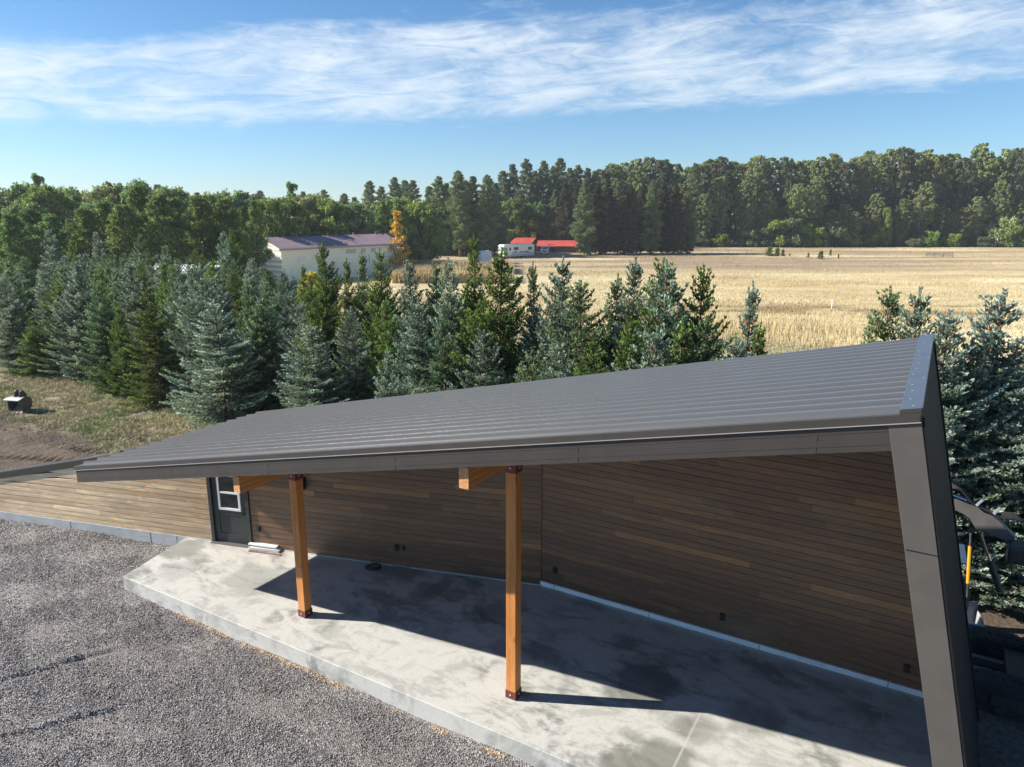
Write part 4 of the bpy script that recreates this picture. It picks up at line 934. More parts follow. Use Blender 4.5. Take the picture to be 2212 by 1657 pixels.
for i in range(30):                          # front rank, lower
    u = 1300+i*33+rng2.normal(0, 8); v = 400+rng2.uniform(-25, 60)
    far('cot%d' % ((i+1) % 4), 'cottonwood_tree', u, v, 250+rng2.uniform(-2, 3), .85, M_cotton, 'lower leafy cottonwood in the front rank of the wood by the meadow', 'cottonwood', 'front rank of the wood', 24)
for i, (u, v, Y, m_) in enumerate([(1620, 498, 204, 0), (1650, 492, 204, 1), (1682, 476, 204, 0), (1712, 472, 204, 1), (1740, 486, 204, 0), (1768, 492, 203, 0), (1800, 480, 204, 1), (1830, 500, 204, 0), (1560, 505, 204, 0), (1510, 508, 204, 1), (1975, 516, 202, 1), (2060, 505, 204, 0), (2130, 512, 202, 1), (2190, 488, 203, 0), (1915, 450, 206, 0), (2170, 470, 206, 0), (1880, 505, 205, 0), (2010, 500, 205, 0)]):
    Y += 42
    far('shrub0' if v > 460 else 'round1', 'shrub', u, v, Y, 1.25 if v > 460 else .5, M_olive if m_ else M_leafgreen if i % 3 else M_cotton, 'grey-green shrub at the foot of the wood behind the wire fence', 'shrub', 'shrubs behind the wire fence', 3 if v > 460 else 9)
for i, (u, v, vb, wd, lab) in enumerate([(1661, 532, 553, 1.3, 'leftmost and largest of the small green pines in the meadow'), (1678, 534, 553, 1.1, 'second small green pine in the meadow, touching the largest'), (1690, 537, 553, .8, 'small grey-green pine just right of the touching pair in the meadow'), (1705, 545, 553, .6, 'tiny pine seedling right of the three small pines'), (1745, 545, 556, .8, 'tiny low pine in the middle of the meadow saplings'), (1772, 541, 559, 1.25, 'round green young pine standing alone in the meadow'), (1793, 538, 552, .7, 'wispy seedling right behind the round young pine'), (1810, 548, 558, .7, 'last faint seedling on the right of the meadow saplings'), (1470, 530, 548, 1.0, 'small green sapling near the dark spruces at the left of the fence')]):
    b_ = on_ground(u, vb); tp_ = at_dist(u, v, b_[1]); plant('sap0', 'young_pine', b_[0], b_[1], tp_[2]-b_[2], wd, None, M_green if i != 2 else M_mixed, lab, 'young pine', 'young pines in the meadow', 2.4, z=b_[2])
for objs in PROTO.values():
    for o in objs: bpy.data.objects.remove(o)

# ------------------------------------------------------------------ white block building
R0 = on_ground(866, 590); zE = at_dist(866, 524, R0[1])[2]
kL = (zE-HC)/sight(606, 536)[2]; L0 = sight(606, 536)*kL; dB = R0[:2]-L0[:2]; LB = float(np.linalg.norm(dB)); dB /= LB; nB = np.array([-dB[1], dB[0]])   # nB points away from the camera side
GW = 9.0; zG = R0[2]-.4
def B(s, o, z): p = L0[:2]+dB*s+nB*o; return (float(p[0]), float(p[1]), float(z))
wb = empty('block_building', B(LB/2, GW/2, zG), label='long pale concrete block building with a mauve metal roof beyond the spruces', cat='building')
def f_block(t):
    p = t.obj(); s = t.sep(p); br = t.new('ShaderNodeTexBrick'); t.put(br.inputs['Vector'], t.comb(s[0], s[2])); br.inputs['Scale'].default_value = 1.0
    br.inputs['Brick Width'].default_value = .9; br.inputs['Row Height'].default_value = .42; br.inputs['Mortar Size'].default_value = .012; br.inputs['Bias'].default_value = -.2
    br.inputs['Color1'].default_value = (.86, .84, .68, 1); br.inputs['Color2'].default_value = (.82, .80, .65, 1); br.inputs['Mortar'].default_value = (.52, .50, .42, 1)
    n = t.noise(p, .5, 5); c = t.mix(t.mapr(n, .5, .7, 0, .35), br.outputs['Color'], (.58, .56, .47))
    return {'Base Color': c, 'Roughness': .85}
def axis_obj(mb, name, mat, d, o3, root):    # rebuild in axes x = d, z up, at o3
    o = mb.build(name, mat, None); ang = math.atan2(d[1], d[0]); Mw = Matrix.Translation(o3) @ Matrix.Rotation(ang, 4, 'Z'); o.data.transform(Mw.inverted()); o.matrix_world = Mw
    o.parent = root; o.matrix_parent_inverse = MAT(root).inverted(); return o
zR = zE+1.55
mb = MB(); mb.prism([B(0, 0, zG), B(0, GW, zG), B(0, GW, zE), B(0, GW/2, zR-.1), B(0, 0, zE)], (*(dB*LB), 0)); axis_obj(mb, 'wall', material('painted_block', f_block), dB, (*L0[:2], 0), wb)
M_mauve = material('mauve_roof_steel', speckle((.23, .165, .20), (.27, .20, .235), .6, .55, .02))
mb = MB()
for side in (0, 1):
    e_, r_ = (-.35, GW/2) if side == 0 else (GW+.35, GW/2); ze_ = zE-.1
    nr = 52
    for k in range(nr):
        s0, s1 = -.5+(LB+1.0)*k/nr, -.5+(LB+1.0)*(k+1)/nr; sm = s1-.10
        mb.poly([B(s0, e_, ze_), B(sm, e_, ze_), B(sm, r_, zR), B(s0, r_, zR), B(s0, e_, ze_-.06), B(sm, e_, ze_-.06), B(sm, r_, zR-.06), B(s0, r_, zR-.06)], [(0, 1, 2, 3), (7, 6, 5, 4), (0, 4, 5, 1), (3, 2, 6, 7), (0, 3, 7, 4), (1, 5, 6, 2)])
        mb.poly([B(sm, e_, ze_+.05), B(s1, e_, ze_+.05), B(s1, r_, zR+.05), B(sm, r_, zR+.05), B(sm, e_, ze_-.06), B(s1, e_, ze_-.06), B(s1, r_, zR-.06), B(sm, r_, zR-.06)], [(0, 1, 2, 3), (7, 6, 5, 4), (0, 4, 5, 1), (3, 2, 6, 7), (0, 3, 7, 4), (1, 5, 6, 2)])
sb(mb, 'roof', M_mauve, wb)
mb = MB(); mb.hexa([B(-.55, -.42, zE-.42), B(LB+.55, -.42, zE-.42), B(LB+.55, -.36, zE-.42), B(-.55, -.36, zE-.42), B(-.55, -.42, zE-.08), B(LB+.55, -.42, zE-.08), B(LB+.55, -.36, zE-.08), B(-.55, -.36, zE-.08)]); sb(mb, 'eave_board', material('eave_mauve', base=(.34, .29, .31), rough=.6), wb)
for (a1, a2) in ((-.4, GW/2), (GW/2, GW+.4)):
    z1_, z2_ = (zE-.3, zR-.08) if a1 < 0 else (zR-.08, zE-.3); mb = MB(); mb.hexa([B(-.58, a1, z1_-.05), B(-.50, a1, z1_-.05), B(-.50, a2, z2_-.05), B(-.58, a2, z2_-.05), B(-.58, a1, z1_+.2), B(-.50, a1, z1_+.2), B(-.50, a2, z2_+.2), B(-.58, a2, z2_+.2)]); sb(mb, 'barge_board', material('barge_white', base=(.7, .68, .66), rough=.6), wb)
mb = MB()
for (f0, f1) in ((.50, .59), (.635, .675), (.72, .765)): mb.hexa([B(LB*f0, -.012, zE-1.5), B(LB*f1, -.012, zE-1.5), B(LB*f1, .02, zE-1.5), B(LB*f0, .02, zE-1.5), B(LB*f0, -.012, zE-.75), B(LB*f1, -.012, zE-.75), B(LB*f1, .02, zE-.75), B(LB*f0, .02, zE-.75)])
sb(mb, 'blocked_window', material('patched_block', base=(.52, .49, .42), rough=.85), wb)
mb = MB(); mb.hexa([B(LB*.70, -.05, zE-3.4), B(LB*.703, -.05, zE-3.4), B(LB*.703, 0, zE-3.4), B(LB*.70, 0, zE-3.4), B(LB*.70, -.05, zE-1.9), B(LB*.703, -.05, zE-1.9), B(LB*.703, 0, zE-1.9), B(LB*.70, 0, zE-1.9)]); sb(mb, 'pipe', M_black, wb)
mb = MB()
for f0 in (.25, .5, .72, .93): p = B(LB*f0, GW/2, zR); mb = MB(); mb.tube([p, (p[0], p[1], p[2]+.45)], .12, 8); sb(mb, 'roof_vent', M_mauve, wb)

# ------------------------------------------------------------------ low shed with pale roof glimpsed through the trees
M_white = material('white_paint', base=(.78, .79, .80), rough=.45)
c0 = at_dist(385, 578, 78); g_ = float(gz(0, 78))
ls = empty('storage_shed', (c0[0], 78, g_), -.25, label='low shed with a white corrugated roof half hidden among the left-hand trees', cat='shed')
mb = MB(); mb.box(-5, 5, -2, 2, 0, c0[2]-g_-.2); mb.build('wall', material('shed_wall', base=(.4, .42, .42), rough=.8), ls)
mb = MB(); hz = c0[2]-g_
for k in range(34):
    x0 = -5.3+k*.312; mb.prism([(x0, -2.4, hz-.5), (x0, -2.4, hz-.44), (x0, 0, hz+.35), (x0, 2.4, hz-.44), (x0, 2.4, hz-.5), (x0, 0, hz+.28)], (.24, 0, 0)); mb.prism([(x0+.241, -2.4, hz-.5), (x0+.241, -2.4, hz-.47), (x0+.241, 0, hz+.32), (x0+.241, 2.4, hz-.47), (x0+.241, 2.4, hz-.5), (x0+.241, 0, hz+.28)], (.07, 0, 0))
mb.build('roof', M_white, ls)

# ------------------------------------------------------------------ red-roofed house
hb = on_ground(1190, 548); hY = hb[1]+10; g_ = float(gz(0, hY)); hx = at_dist(1140, 520, hY)[0]
kx = hY/FPX                                   # metres per print pixel at the house
M_red = material('red_roof', speckle((.48, .085, .06), (.56, .11, .08), .4, .5, .02)); M_hwall = material('house_wall', speckle((.17, .15, .12), (.24, .21, .18), 1, .8))
M_darkglass = material('house_glass', base=(.03, .035, .04), rough=.1)  # one even dark glass for house and vehicle panes
hs = empty('red_roof_house', (hx, hY, g_), 0, label='low house with two bright red metal roofs beyond the meadow', cat='house')
def zat(v, Y=hY): return float(at_dist(1140, v, Y)[2]-g_)
ze, zr = zat(526), zat(514)
def gable(mb, x0, x1, y0, y1, za, zb, th=.12, skew=0.0):
    ym = (y0+y1)/2
    for (ya, yb) in ((y0, ym), (y1, ym)):
        mb.hexa([(x0, ya, za-th), (x1-skew, ya, za-th), (x1, yb, zb-th), (x0+skew, yb, zb-th), (x0, ya, za), (x1-skew, ya, za), (x1, yb, zb), (x0+skew, yb, zb)])
X1 = lambda u: (u-1140)*kx
mb = MB(); gable(mb, X1(1102), X1(1158), -3.2, 6.5, ze, zr, .15, X1(1152)); gable(mb, X1(1156), X1(1247), -5.0, 5.5, ze-.6, zr-.75, .15, X1(1145)); mb.build('roof', M_red, hs)
mb = MB(); mb.box(X1(1106), X1(1150), -2.4, 6, -.2, ze-.2); mb.box(X1(1156), X1(1240), -3.6, 5, -.2, ze-.9); mb.build('wall', M_hwall, hs)
for (ua, ub, za_, zb_, yy) in ((1118, 1126, .9, 2.4, -2.43), (1136, 1144, .3, 2.4, -2.43), (1162, 1172, .6, 2.2, -3.63), (1180, 1196, .3, 2.3, -3.63), (1206, 1216, .8, 2.2, -3.63)):
    mb = MB(); mb.box(X1(ua), X1(ub), yy, yy+.1, za_, zb_); wf_ = mb.build('window', M_white if ub-ua < 9 else M_hwall, hs); mb = MB(); mb.box(X1(ua)+.12, X1(ub)-.12, yy-.01, yy, za_+.12, zb_-.12); mb.build('pane', M_darkglass, wf_)

# ------------------------------------------------------------------ motorhome, trailer, truck
pF = on_ground(1088, 558.5); pR = on_ground(1130, 553.0)
d_ = pR[:2]-pF[:2]; 
RL = 9.6; dm = np.array([cos(.62), sin(.62)]); ang = math.atan2(dm[1], dm[0]); g_ = float(pF[2])
# long side faces the camera; front end points left
mh = empty('motorhome', (float(pF[0]), float(pF[1]), g_), ang, label='cream motorhome with grey stripes and a big windscreen parked by the meadow', cat='motorhome')
M_rv = material('motorhome_shell', speckle((.70, .69, .64), (.75, .74, .69), .5, .4, .0)); M_stripe = material('motorhome_stripe', base=(.12, .13, .22), rough=.4); M_tyre = material('tyre_rubber', base=(.02, .02, .02), rough=.8)
M_hub = material('wheel_hub', base=(.55, .55, .55), rough=.4, metal=.5)
hgt = float(at_dist(1100, 529, pF[1])[2]-g_); wd_ = 2.5
mb = MB(); mb.prism([(.25, 0, .45), (RL, 0, .45), (RL, 0, hgt), (.35, 0, hgt), (0, 0, hgt*.93), (-.12, 0, hgt*.55), (0, 0, .6)], (0, wd_, 0)); mb.build('body', M_rv, mh, bevel=.08)
mb = MB(); mb.box(.1, RL-.05, -.025, .0, .55, .95); mb.build('skirt', material('motorhome_skirt', base=(.42, .42, .44), rough=.5), mh)
mb = MB(); mb.box(.15, RL-.1, -.03, -.005, 1.10, 1.20); mb.box(2.4, RL-.4, -.03, -.005, 1.28, 1.33)
for (xa, xb) in ((2.7, 3.8), (4.6, 5.6), (5.9, 7.6)): mb.poly([(xa, -.03, 1.35), (xb, -.03, 1.35), (xb+.35, -.03, 1.75), (xa+.5, -.03, 1.6)], [(0, 1, 2, 3)])
mb.build('stripe', M_stripe, mh)
M_wshield = material('windscreen_glass', base=(.12, .25, .26), rough=.06, spec=.9)
mb = MB(); mb.prism([(-.14, .15, hgt*.50), (-.02, .15, hgt*.85), (.04, .15, hgt*.85), (-.04, .15, hgt*.50)], (0, wd_-.3, 0)); mb.box(-.05, 1.15, -.03, -.004, hgt*.50, hgt*.78); mb.build('windscreen', M_wshield, mh)
for (xa, xb, za_, zb_, nm) in ((1.5, 2.3, .8, hgt*.80, 'door'), (3.1, 4.5, hgt*.58, hgt*.80, 'window'), (7.6, 8.8, hgt*.58, hgt*.80, 'window')):
    mb = MB(); mb.box(xa, xb, -.035, -.002, za_, zb_); wf_ = mb.build(nm, M_rv if nm == 'door' else M_black, mh); mb = MB(); mb.box(xa+.12, xb-.12, -.045, -.036, max(za_, hgt*.55)+.06, zb_-.08); mb.build('pane', M_darkglass, wf_)
for xw in (1.9, 7.2):
    for yy in (.0, wd_-.3):
        mb = MB(); mb.tube([(xw, yy-.02, .42), (xw, yy+.30, .42)], .42, 16); wh = mb.build('wheel', M_tyre, mh); mb = MB(); mb.tube([(xw, yy-.04, .42), (xw, yy-.021, .42)], .22, 12); mb.build('rim', M_hub, wh)
mb = MB(); mb.box(3.2, 4.3, .8, 1.7, hgt, hgt+.22); mb.build('roof_unit', M_rv, mh, bevel=.03)
mb = MB(); mb.box(-.3, -.15, -.1, 0, hgt*.6, hgt*.8); mb.build('mirror', M_black, mh)

pT = on_ground(1048, 574); g_ = float(pT[2])
tl_ = empty('box_trailer', (float(pT[0]), float(pT[1]), g_), radians(12), label='plain white box trailer parked in front of the motorhome', cat='trailer')
ht = float(at_dist(1048, 543.5, pT[1])[2]-g_); kk = pT[1]/FPX
mb = MB(); mb.box(-10*kk, 14*kk, 0, 4.4, .35, ht); mb.build('body', M_white, tl_, bevel=.05)
mb = MB(); mb.box(-9.4*kk, 13.4*kk, -.02, -.001, .5, .7); mb.build('bumper', M_black, tl_)
for sx in (-10*kk-.02, 14*kk-.2):
    mb = MB(); mb.tube([(sx, 2.2, .36), (sx+.22, 2.2, .36)], .36, 14); mb.build('wheel', M_tyre, tl_)
mb = MB(); mb.box(-8.6*kk, -8.0*kk, -.02, -.001, ht-.4, ht-.25); mb.box(12*kk, 12.6*kk, -.02, -.001, ht-.4, ht-.25); mb.build('marker_light', material('amber_lens', base=(.5, .06, .02), rough=.3), tl_)

pK = on_ground(1176, 550); g_ = float(gz(0, pK[1]))
tk = empty('white_truck', (float(pK[0]), float(pK[1]), g_), radians(0), label='white truck with a raised tilted bonnet in front of the red-roofed house', cat='truck')
mb = MB(); mb.prism([(-1.0, 0, .5), (1.1, 0, .5), (1.1, 0, 1.3), (.9, 0, 1.45), (.7, 0, 2.1), (-.7, 0, 2.1), (-.9, 0, 1.45), (-1.0, 0, 1.3)], (0, 4.2, 0)); mb.build('body', M_white, tk, bevel=.05)
mb = MB(); mb.hexa([(.95, .1, 1.35), (1.15, .1, 1.35), (1.15, 1.3, 1.35), (.95, 1.3, 1.35), (1.35, .1, 2.9), (1.6, .1, 2.9), (1.6, 1.3, 2.9), (1.35, 1.3, 2.9)]); mb.build('hood', M_white, tk)
mb = MB(); mb.box(-.65, .65, -.02, -.001, 1.5, 2.0); mb.build('windscreen', M_darkglass, tk)
mb = MB(); mb.box(-.6, .6, -.04, -.001, .75, 1.05); mb.build('grille', M_black, tk)
for xw in (-.95, .75):
    for yy in (.7, 3.2):
        mb = MB(); mb.tube([(xw, yy, .38), (xw+.22, yy, .38)], .38, 14); mb.build('wheel', M_tyre, tk)

# ------------------------------------------------------------------ fences
M_post = material('weathered_post', speckle((.28, .25, .20), (.40, .36, .30), 3, .9)); M_wire = material('fence_wire', base=(.30, .30, .30), rough=.5, metal=.6)
def wire_fence(name, pts, hgt_, rp, label, wires, mat=M_post):
    root = empty(name, tuple(pts[0]), label=label, cat='fence')
    for p in pts:
        mb = MB(); h_ = hgt_*random.uniform(.92, 1.06); dx = random.uniform(-.05, .05); mb.tube([(p[0], p[1], p[2]-.3), (p[0]+dx, p[1], p[2]+h_)], rp, 7); sb(mb, 'post', mat, root)
    for wh_ in wires:
        mb = MB()
        for a_, b_ in zip(pts[:-1], pts[1:]): mb.tube([(a_[0], a_[1], a_[2]+wh_), ((a_[0]+b_[0])/2, (a_[1]+b_[1])/2, (a_[2]+b_[2])/2+wh_-.03), (b_[0], b_[1], b_[2]+wh_)], .012, 4, False)
        sb(mb, 'wire', M_wire, root)
    return root
FP = []
for u in (1392, 1424, 1458, 1496, 1515, 1539, 1560, 1585, 1612, 1634, 1660, 1690, 1716, 1743, 1765, 1790, 1817, 1846, 1872, 1902, 1935, 1967, 1999, 2026, 2058, 2093, 2123, 2158, 2190, 2218, 2248):
    p = on_ground(u, 531.5+.4*sin(u)); FP.append((float(p[0]), float(p[1]), float(p[2])+.05))
wire_fence('wire_fence', FP, 1.35, .13, 'wire fence on round pale posts along the foot of the far wood', (.4, .75, 1.1))
FP = []
for u, v in ((1495, 545), (1535, 546), (1572, 547), (1612, 549), (1645, 551), (1800, 552), (1845, 553), (1890, 554), (1935, 555), (1975, 556), (2098, 555), (2135, 557), (2190, 558), (2235, 560)):
    p = on_ground(u, v); FP.append((float(p[0]), float(p[1]), float(p[2])))
wire_fence('field_fence', FP, 1.0, .055, 'thin half-hidden wire fence crossing the meadow near its far side', (.5, .9))
# rail gate lying in the meadow fence
p0, p1 = on_ground(1998, 556), on_ground(2057, 556)
gt = empty('rail_gate', tuple(map(float, p0)), label='weathered wooden rail gate in the thin meadow fence', cat='gate')
dg_ = (p1-p0)
for zz in (.35, .65, .95, 1.2):
    mb = MB(); mb.tube([(0, 0, zz), tuple(dg_+[0, 0, zz-.05])], .06, 5); mb.build('rail', M_post, gt)
for f_ in (0, .33, .66, 1):
    mb = MB(); mb.tube([tuple(dg_*f_), tuple(dg_*f_+[0, 0, 1.35])], .07, 5); mb.build('upright', M_post, gt)
p = on_ground(1796, 666); mb = MB(); mb.tube([tuple(p-[0, 0, .2]), tuple(p+[0, 0, .85])], .05, 8); mb.tube([tuple(p+[0, 0, .85]), tuple(p+[0, 0, .90])], .065, 8)
wp = mb.build('marker_post', M_white, None); tag(wp, 'short white marker post in a dark weedy patch of the meadow', 'marker post')

# ------------------------------------------------------------------ bucket lying in the grass
bp_ = on_ground(47, 884, -.34)
M_bsteel = material('worn_steel', speckle((.55, .53, .52), (.38, .32, .28), 9, .45, .1)); M_bdark = material('dark_steel', speckle((.05, .055, .06), (.09, .08, .08), 8, .5))
bk = empty('excavator_bucket', (float(bp_[0]), float(bp_[1]), -.34), radians(-10), label='worn steel excavator bucket lying on the rough grass at far left', cat='excavator bucket'); bk.scale = (.82, .82, .82); bk.rotation_euler[0] = radians(14)
bw, prof_o = .95, [(-.42, .02), (-.05, .0), (.25, .08), (.42, .32), (.38, .62), (.12, .78), (-.18, .80)]
inn = [(-.40, .05), (-.05, .035), (.23, .11), (.385, .33), (.345, .60), (.10, .745), (-.18, .765)]
ring = prof_o+inn[::-1]
mb = MB(); n = len(prof_o)
for i in range(n-1):                          # curved shell
    a_, b_, c_, d_ = prof_o[i], prof_o[i+1], inn[i+1], inn[i]
    mb.hexa([(-bw/2, a_[0], a_[1]), (bw/2, a_[0], a_[1]), (bw/2, b_[0], b_[1]), (-bw/2, b_[0], b_[1]), (-bw/2, d_[0], d_[1]), (bw/2, d_[0], d_[1]), (bw/2, c_[0], c_[1]), (-bw/2, c_[0], c_[1])])
mb.build('shell', material('bucket_shell', speckle((.30, .25, .21), (.48, .36, .28), 7, .6)), bk)
for sx in (-1, 1):
    mb = MB(); mb.prism([(sx*bw/2-(.03 if sx > 0 else 0), y, z) for y, z in prof_o], (.03, 0, 0)); mb.build('side_plate', M_bdark, bk)  # shade on the side plates put into a darker steel
mb = MB(); mb.box(-bw/2-.005, bw/2+.005, -.46, -.16, .765, .815); mb.build('lip', material('sunlit_steel', base=(.75, .74, .74), rough=.4), bk)  # sunlight on the lip painted in as near-white steel
for k in range(4):
    mb = MB(); x = -bw/2+.1+k*.25; mb.hexa([(x-.04, -.42, .0), (x+.04, -.42, .0), (x+.015, -.56, .01), (x-.015, -.56, .01), (x-.04, -.42, .06), (x+.04, -.42, .06), (x+.015, -.56, .03), (x-.015, -.56, .03)]); mb.build('tooth', M_bsteel, bk)
for sx in (-.16, .16):
    mb = MB(); mb.prism([(sx, -.05, .78), (sx, .10, 1.05), (sx, .22, 1.10), (sx, .34, 1.02), (sx, .48, .72), (sx, .40, .60), (sx, .2, .74)], (.05, 0, 0)); mb.build('mounting_ear', M_bdark, bk)

# ------------------------------------------------------------------ things lying on the slab
g1 = on_ground(568, 1187, 0); ga = -WANG
ws = empty('white_board', (float(g1[0]), float(g1[1]), .0), ga, label='uppermost of the short white trim boards on the slab beside the door', cat='board', group='white trim boards by the door')
mb = MB(); mb.box(-.42, .40, -.02, .20, .085, .125); mb.build('panel', M_white, ws, bevel=.004); mb = MB(); mb.box(-.42, .40, .17, .20, .125, .15); mb.build('flange', M_white, ws)
ws2 = empty('white_board', (float(g1[0]), float(g1[1]), .0), ga+.05, label='lower white trim board under the other one on the slab beside the door', cat='board', group='white trim boards by the door')
mb = MB(); mb.box(-.36, .50, -.10, .16, .012, .05); mb.build('panel', M_white, ws2, bevel=.004); mb = MB(); mb.box(-.36, .5, -.10, -.075, .05, .08); mb.build('flange', M_white, ws2)
mb = MB(); mb.box(-.3, .62, -.20, -.15, .004, .026); bs = mb.build('wood_strip', material('brown_strip', speckle((.20, .10, .06), (.33, .2, .13), 10, .7)), None, bevel=.002); bs.location = (float(g1[0]), float(g1[1]), 0); bs.rotation_euler = (0, 0, ga+.02)
tag(bs, 'thin brown strip of wood lying in front of the white boards', 'wood strip')
g2 = on_ground(806, 1226, 0)
cc_ = empty('cable_coil', (float(g2[0]), float(g2[1]), 0), 0, label='coiled black cable lying on the slab against the wall', cat='cable')
mb = MB(); 
for k in range(5):
    r_ = .20-.02*k; mb.tube([(r_*cos(a)*1.0+.01*k, r_*sin(a)*.8, .012+.012*k) for a in np.linspace(0, 2*pi, 22)], .011, 5, False)
mb.build('coil', M_black, cc_)
pts = [(-.05, .1, .03), (-.1, .35, .02), (-.02, .5, .13), (.25, .46, .12), (.42, .28, .02), (.5, .05, .012), (.8, -.05, .012), (1.1, .1, .012), (1.3, .3, .02), (1.42, .42, .12), (1.5, .48, .3)]
q = []
for i in range(len(pts)-1):
    for f_ in (0, .33, .66): q.append(tuple(np.array(pts[i])*(1-f_)+np.array(pts[i+1])*f_))
mb = MB(); mb.tube(q, .007, 5); mb.build('cord', M_black, cc_)
for i, (u, v, h_, lab) in enumerate(((803, 1478, .16, 'left small broken wooden stake at the foot of the slab edge'), (700, 1422, .10, 'stub of wood sticking out of the gravel beside the slab edge'), (912, 1520, .14, 'right small dark stake standing against the slab edge'))):
    p = on_ground(u, v, -.27); mb = MB(); mb.hexa([(p[0]-.03, p[1]-.02, -.4), (p[0]+.03, p[1]-.02, -.4), (p[0]+.03, p[1]+.02, -.4), (p[0]-.03, p[1]+.02, -.4), (p[0]-.035, p[1]-.01, -.27+h_), (p[0]+.01, p[1]-.02, -.27+h_*.8), (p[0]+.02, p[1]+.02, -.27+h_*.7), (p[0]-.03, p[1]+.02, -.27+h_)])
    o = mb.build('wood_stake', material('stake_wood', base=(.16, .12, .09), rough=.9), None); tag(o, lab, 'stake')

# ------------------------------------------------------------------ compact excavator behind the end wall
M_ex = material('machine_charcoal', speckle((.030, .032, .036), (.045, .047, .05), 4, .38, .03)); M_boom = material('machine_grey', speckle((.115, .113, .108), (.14, .137, .13), 5, .42, .04))
M_rub = material('track_rubber', speckle((.018, .018, .018), (.035, .033, .03), 9, .85, .3)); M_chrome = material('chrome_rod', base=(.6, .62, .65), rough=.15, metal=1.0)
M_cabglass = material('cab_glass', base=(.02, .03, .03), rough=.08, spec=.8)
ex = empty('mini_excavator', T(2.9, -15.4, -.42), -PSI, label='dark compact excavator on rubber tracks behind the leaning end wall', cat='excavator')
def eb(mb, name, mat, **k): return child_of(mb.build(name, mat, None, **k), ex)
GZ = -.42
for wc in (-14.55, -16.15):
    mb = MB(); t0, t1, h_ = 1.25, 4.3, .58; out_ = []
    for a in np.linspace(pi/2, 3*pi/2, 9): out_.append((t0+.29+.29*cos(a), GZ+.29+.29*sin(a)))
    for a in np.linspace(-pi/2, pi/2, 9): out_.append((t1-.29+.29*cos(a), GZ+.29+.29*sin(a)))
    wa = wc+.22; mb.prism([T(p[0], wa, p[1]) for p in out_], (float(N[0])*-.44, float(N[1])*-.44, 0)); 
    for k in range(17):                       # treads on top and bottom run
        tt = t0+.3+k*.15
        for (za, zb) in ((GZ+h_, GZ+h_+.035),):
            mb.tbox(tt, tt+.075, wa-.02, wa-.20, za, zb); mb.tbox(tt+.07, tt+.145, wa-.24, wa-.42, za, zb)
        mb.tbox(tt, tt+.06, wa+.004, wa+.02, GZ+.40, GZ+.47)
    o = eb(mb, 'track', M_rub)
    mb = MB(); mb.tbox(t0+.4, t1-.4, wa+.06, wa-.0, GZ+.17, GZ+.40)
    for k in range(4): p = T(t0+.55+k*.6, wa+.05, GZ+.12); mb.tube([p, tuple(np.array(p)+np.array([*N, 0])*.05)], .09, 12)
    eb(mb, 'track_frame', M_ex)
mb = MB(); mb.tbox(1.9, 3.6, -14.9, -15.9, GZ+.22, GZ+.5); eb(mb, 'undercarriage', M_ex)
mb = MB(); mb.tbox(.9, 2.2, -15.1, -15.22, GZ+.20, GZ+.34); mb.tbox(.9, 2.2, -15.55, -15.67, GZ+.20, GZ+.34); eb(mb, 'blade_arm', M_boom)
mb = MB(); bl = [(.95, GZ+.0), (.88, GZ+.15), (.90, GZ+.38), (.99, GZ+.52), (1.05, GZ+.52), (.97, GZ+.37), (.95, GZ+.15), (1.02, GZ)]
mb.prism([T(p[0], -14.4, p[1]) for p in bl], tuple(np.array([*N, 0])*-2.0)); eb(mb, 'blade', M_boom)
# house
mb = MB(); hz0 = GZ+.62
mb.prism([T(p[0], p[1], hz0) for p in ((2.45, -14.75), (2.3, -15.0), (2.3, -15.9), (2.5, -16.25), (4.3, -16.3), (4.7, -15.8), (4.75, -15.2), (4.4, -14.6))], (0, 0, .32)); eb(mb, 'deck', M_ex, bevel=.05)
mb = MB(); mb.prism([T(p[0], p[1], hz0+.32) for p in ((3.6, -14.7), (3.6, -16.2), (4.3, -16.2), (4.65, -15.7), (4.65, -15.2), (4.3, -14.7))], (0, 0, .75)); eb(mb, 'engine_cover', M_ex, bevel=.08)
# cab frame: four pillars, sills and roof with panes between
cab = MB(); ct0, ct1, cw0, cw1, cz0, cz1 = 2.5, 3.75, -14.72, -15.55, hz0+.32, hz0+1.62
def pil(a_, b_): cab.tube([T(*a_), T(*b_)], .045, 6)
for ww_ in (cw0, cw1):
    pil((ct0, ww_, cz0), (ct0+.16, ww_, cz0+.75)); pil((ct0+.16, ww_, cz0+.75), (ct0+.42, ww_, cz1)); pil((ct1, ww_, cz0), (ct1, ww_, cz1)); pil((ct0+.42, ww_, cz1), (ct1, ww_, cz1)); pil((ct0, ww_, cz0+.03), (ct1, ww_, cz0+.03)); pil((ct0+.16, ww_, cz0+.75), (ct1, ww_, cz0+.72)); 
for (tt, zz) in ((ct0, cz0+.03), (ct0+.42, cz1), (ct1, cz1), (ct1, cz0)): pil((tt, cw0, zz), (tt, cw1, zz))
eb(cab, 'cab_frame', M_ex)
mb = MB(); mb.tbox(ct0+.38, ct1+.06, cw0+.06, cw1-.06, cz1+.02, cz1+.10); eb(mb, 'cab_roof', M_ex, bevel=.03)
mb = MB(); mb.prism([T(ct0+.02, cw0-.01, cz0+.05), T(ct0+.18, cw0-.01, cz0+.75), T(ct0+.44, cw0-.01, cz1-.03), T(ct1-.03, cw0-.01, cz1-.03), T(ct1-.03, cw0-.01, cz0+.05)], tuple(np.array([*N, 0])*-.01)); eb(mb, 'side_pane', M_cabglass)
mb = MB(); mb.tbox(3.0, 3.5, -14.95, -15.4, cz0, cz0+.35); mb.tbox(3.4, 3.55, -14.95, -15.4, cz0+.3, cz0+.9); eb(mb, 'seat', M_black, bevel=.04)
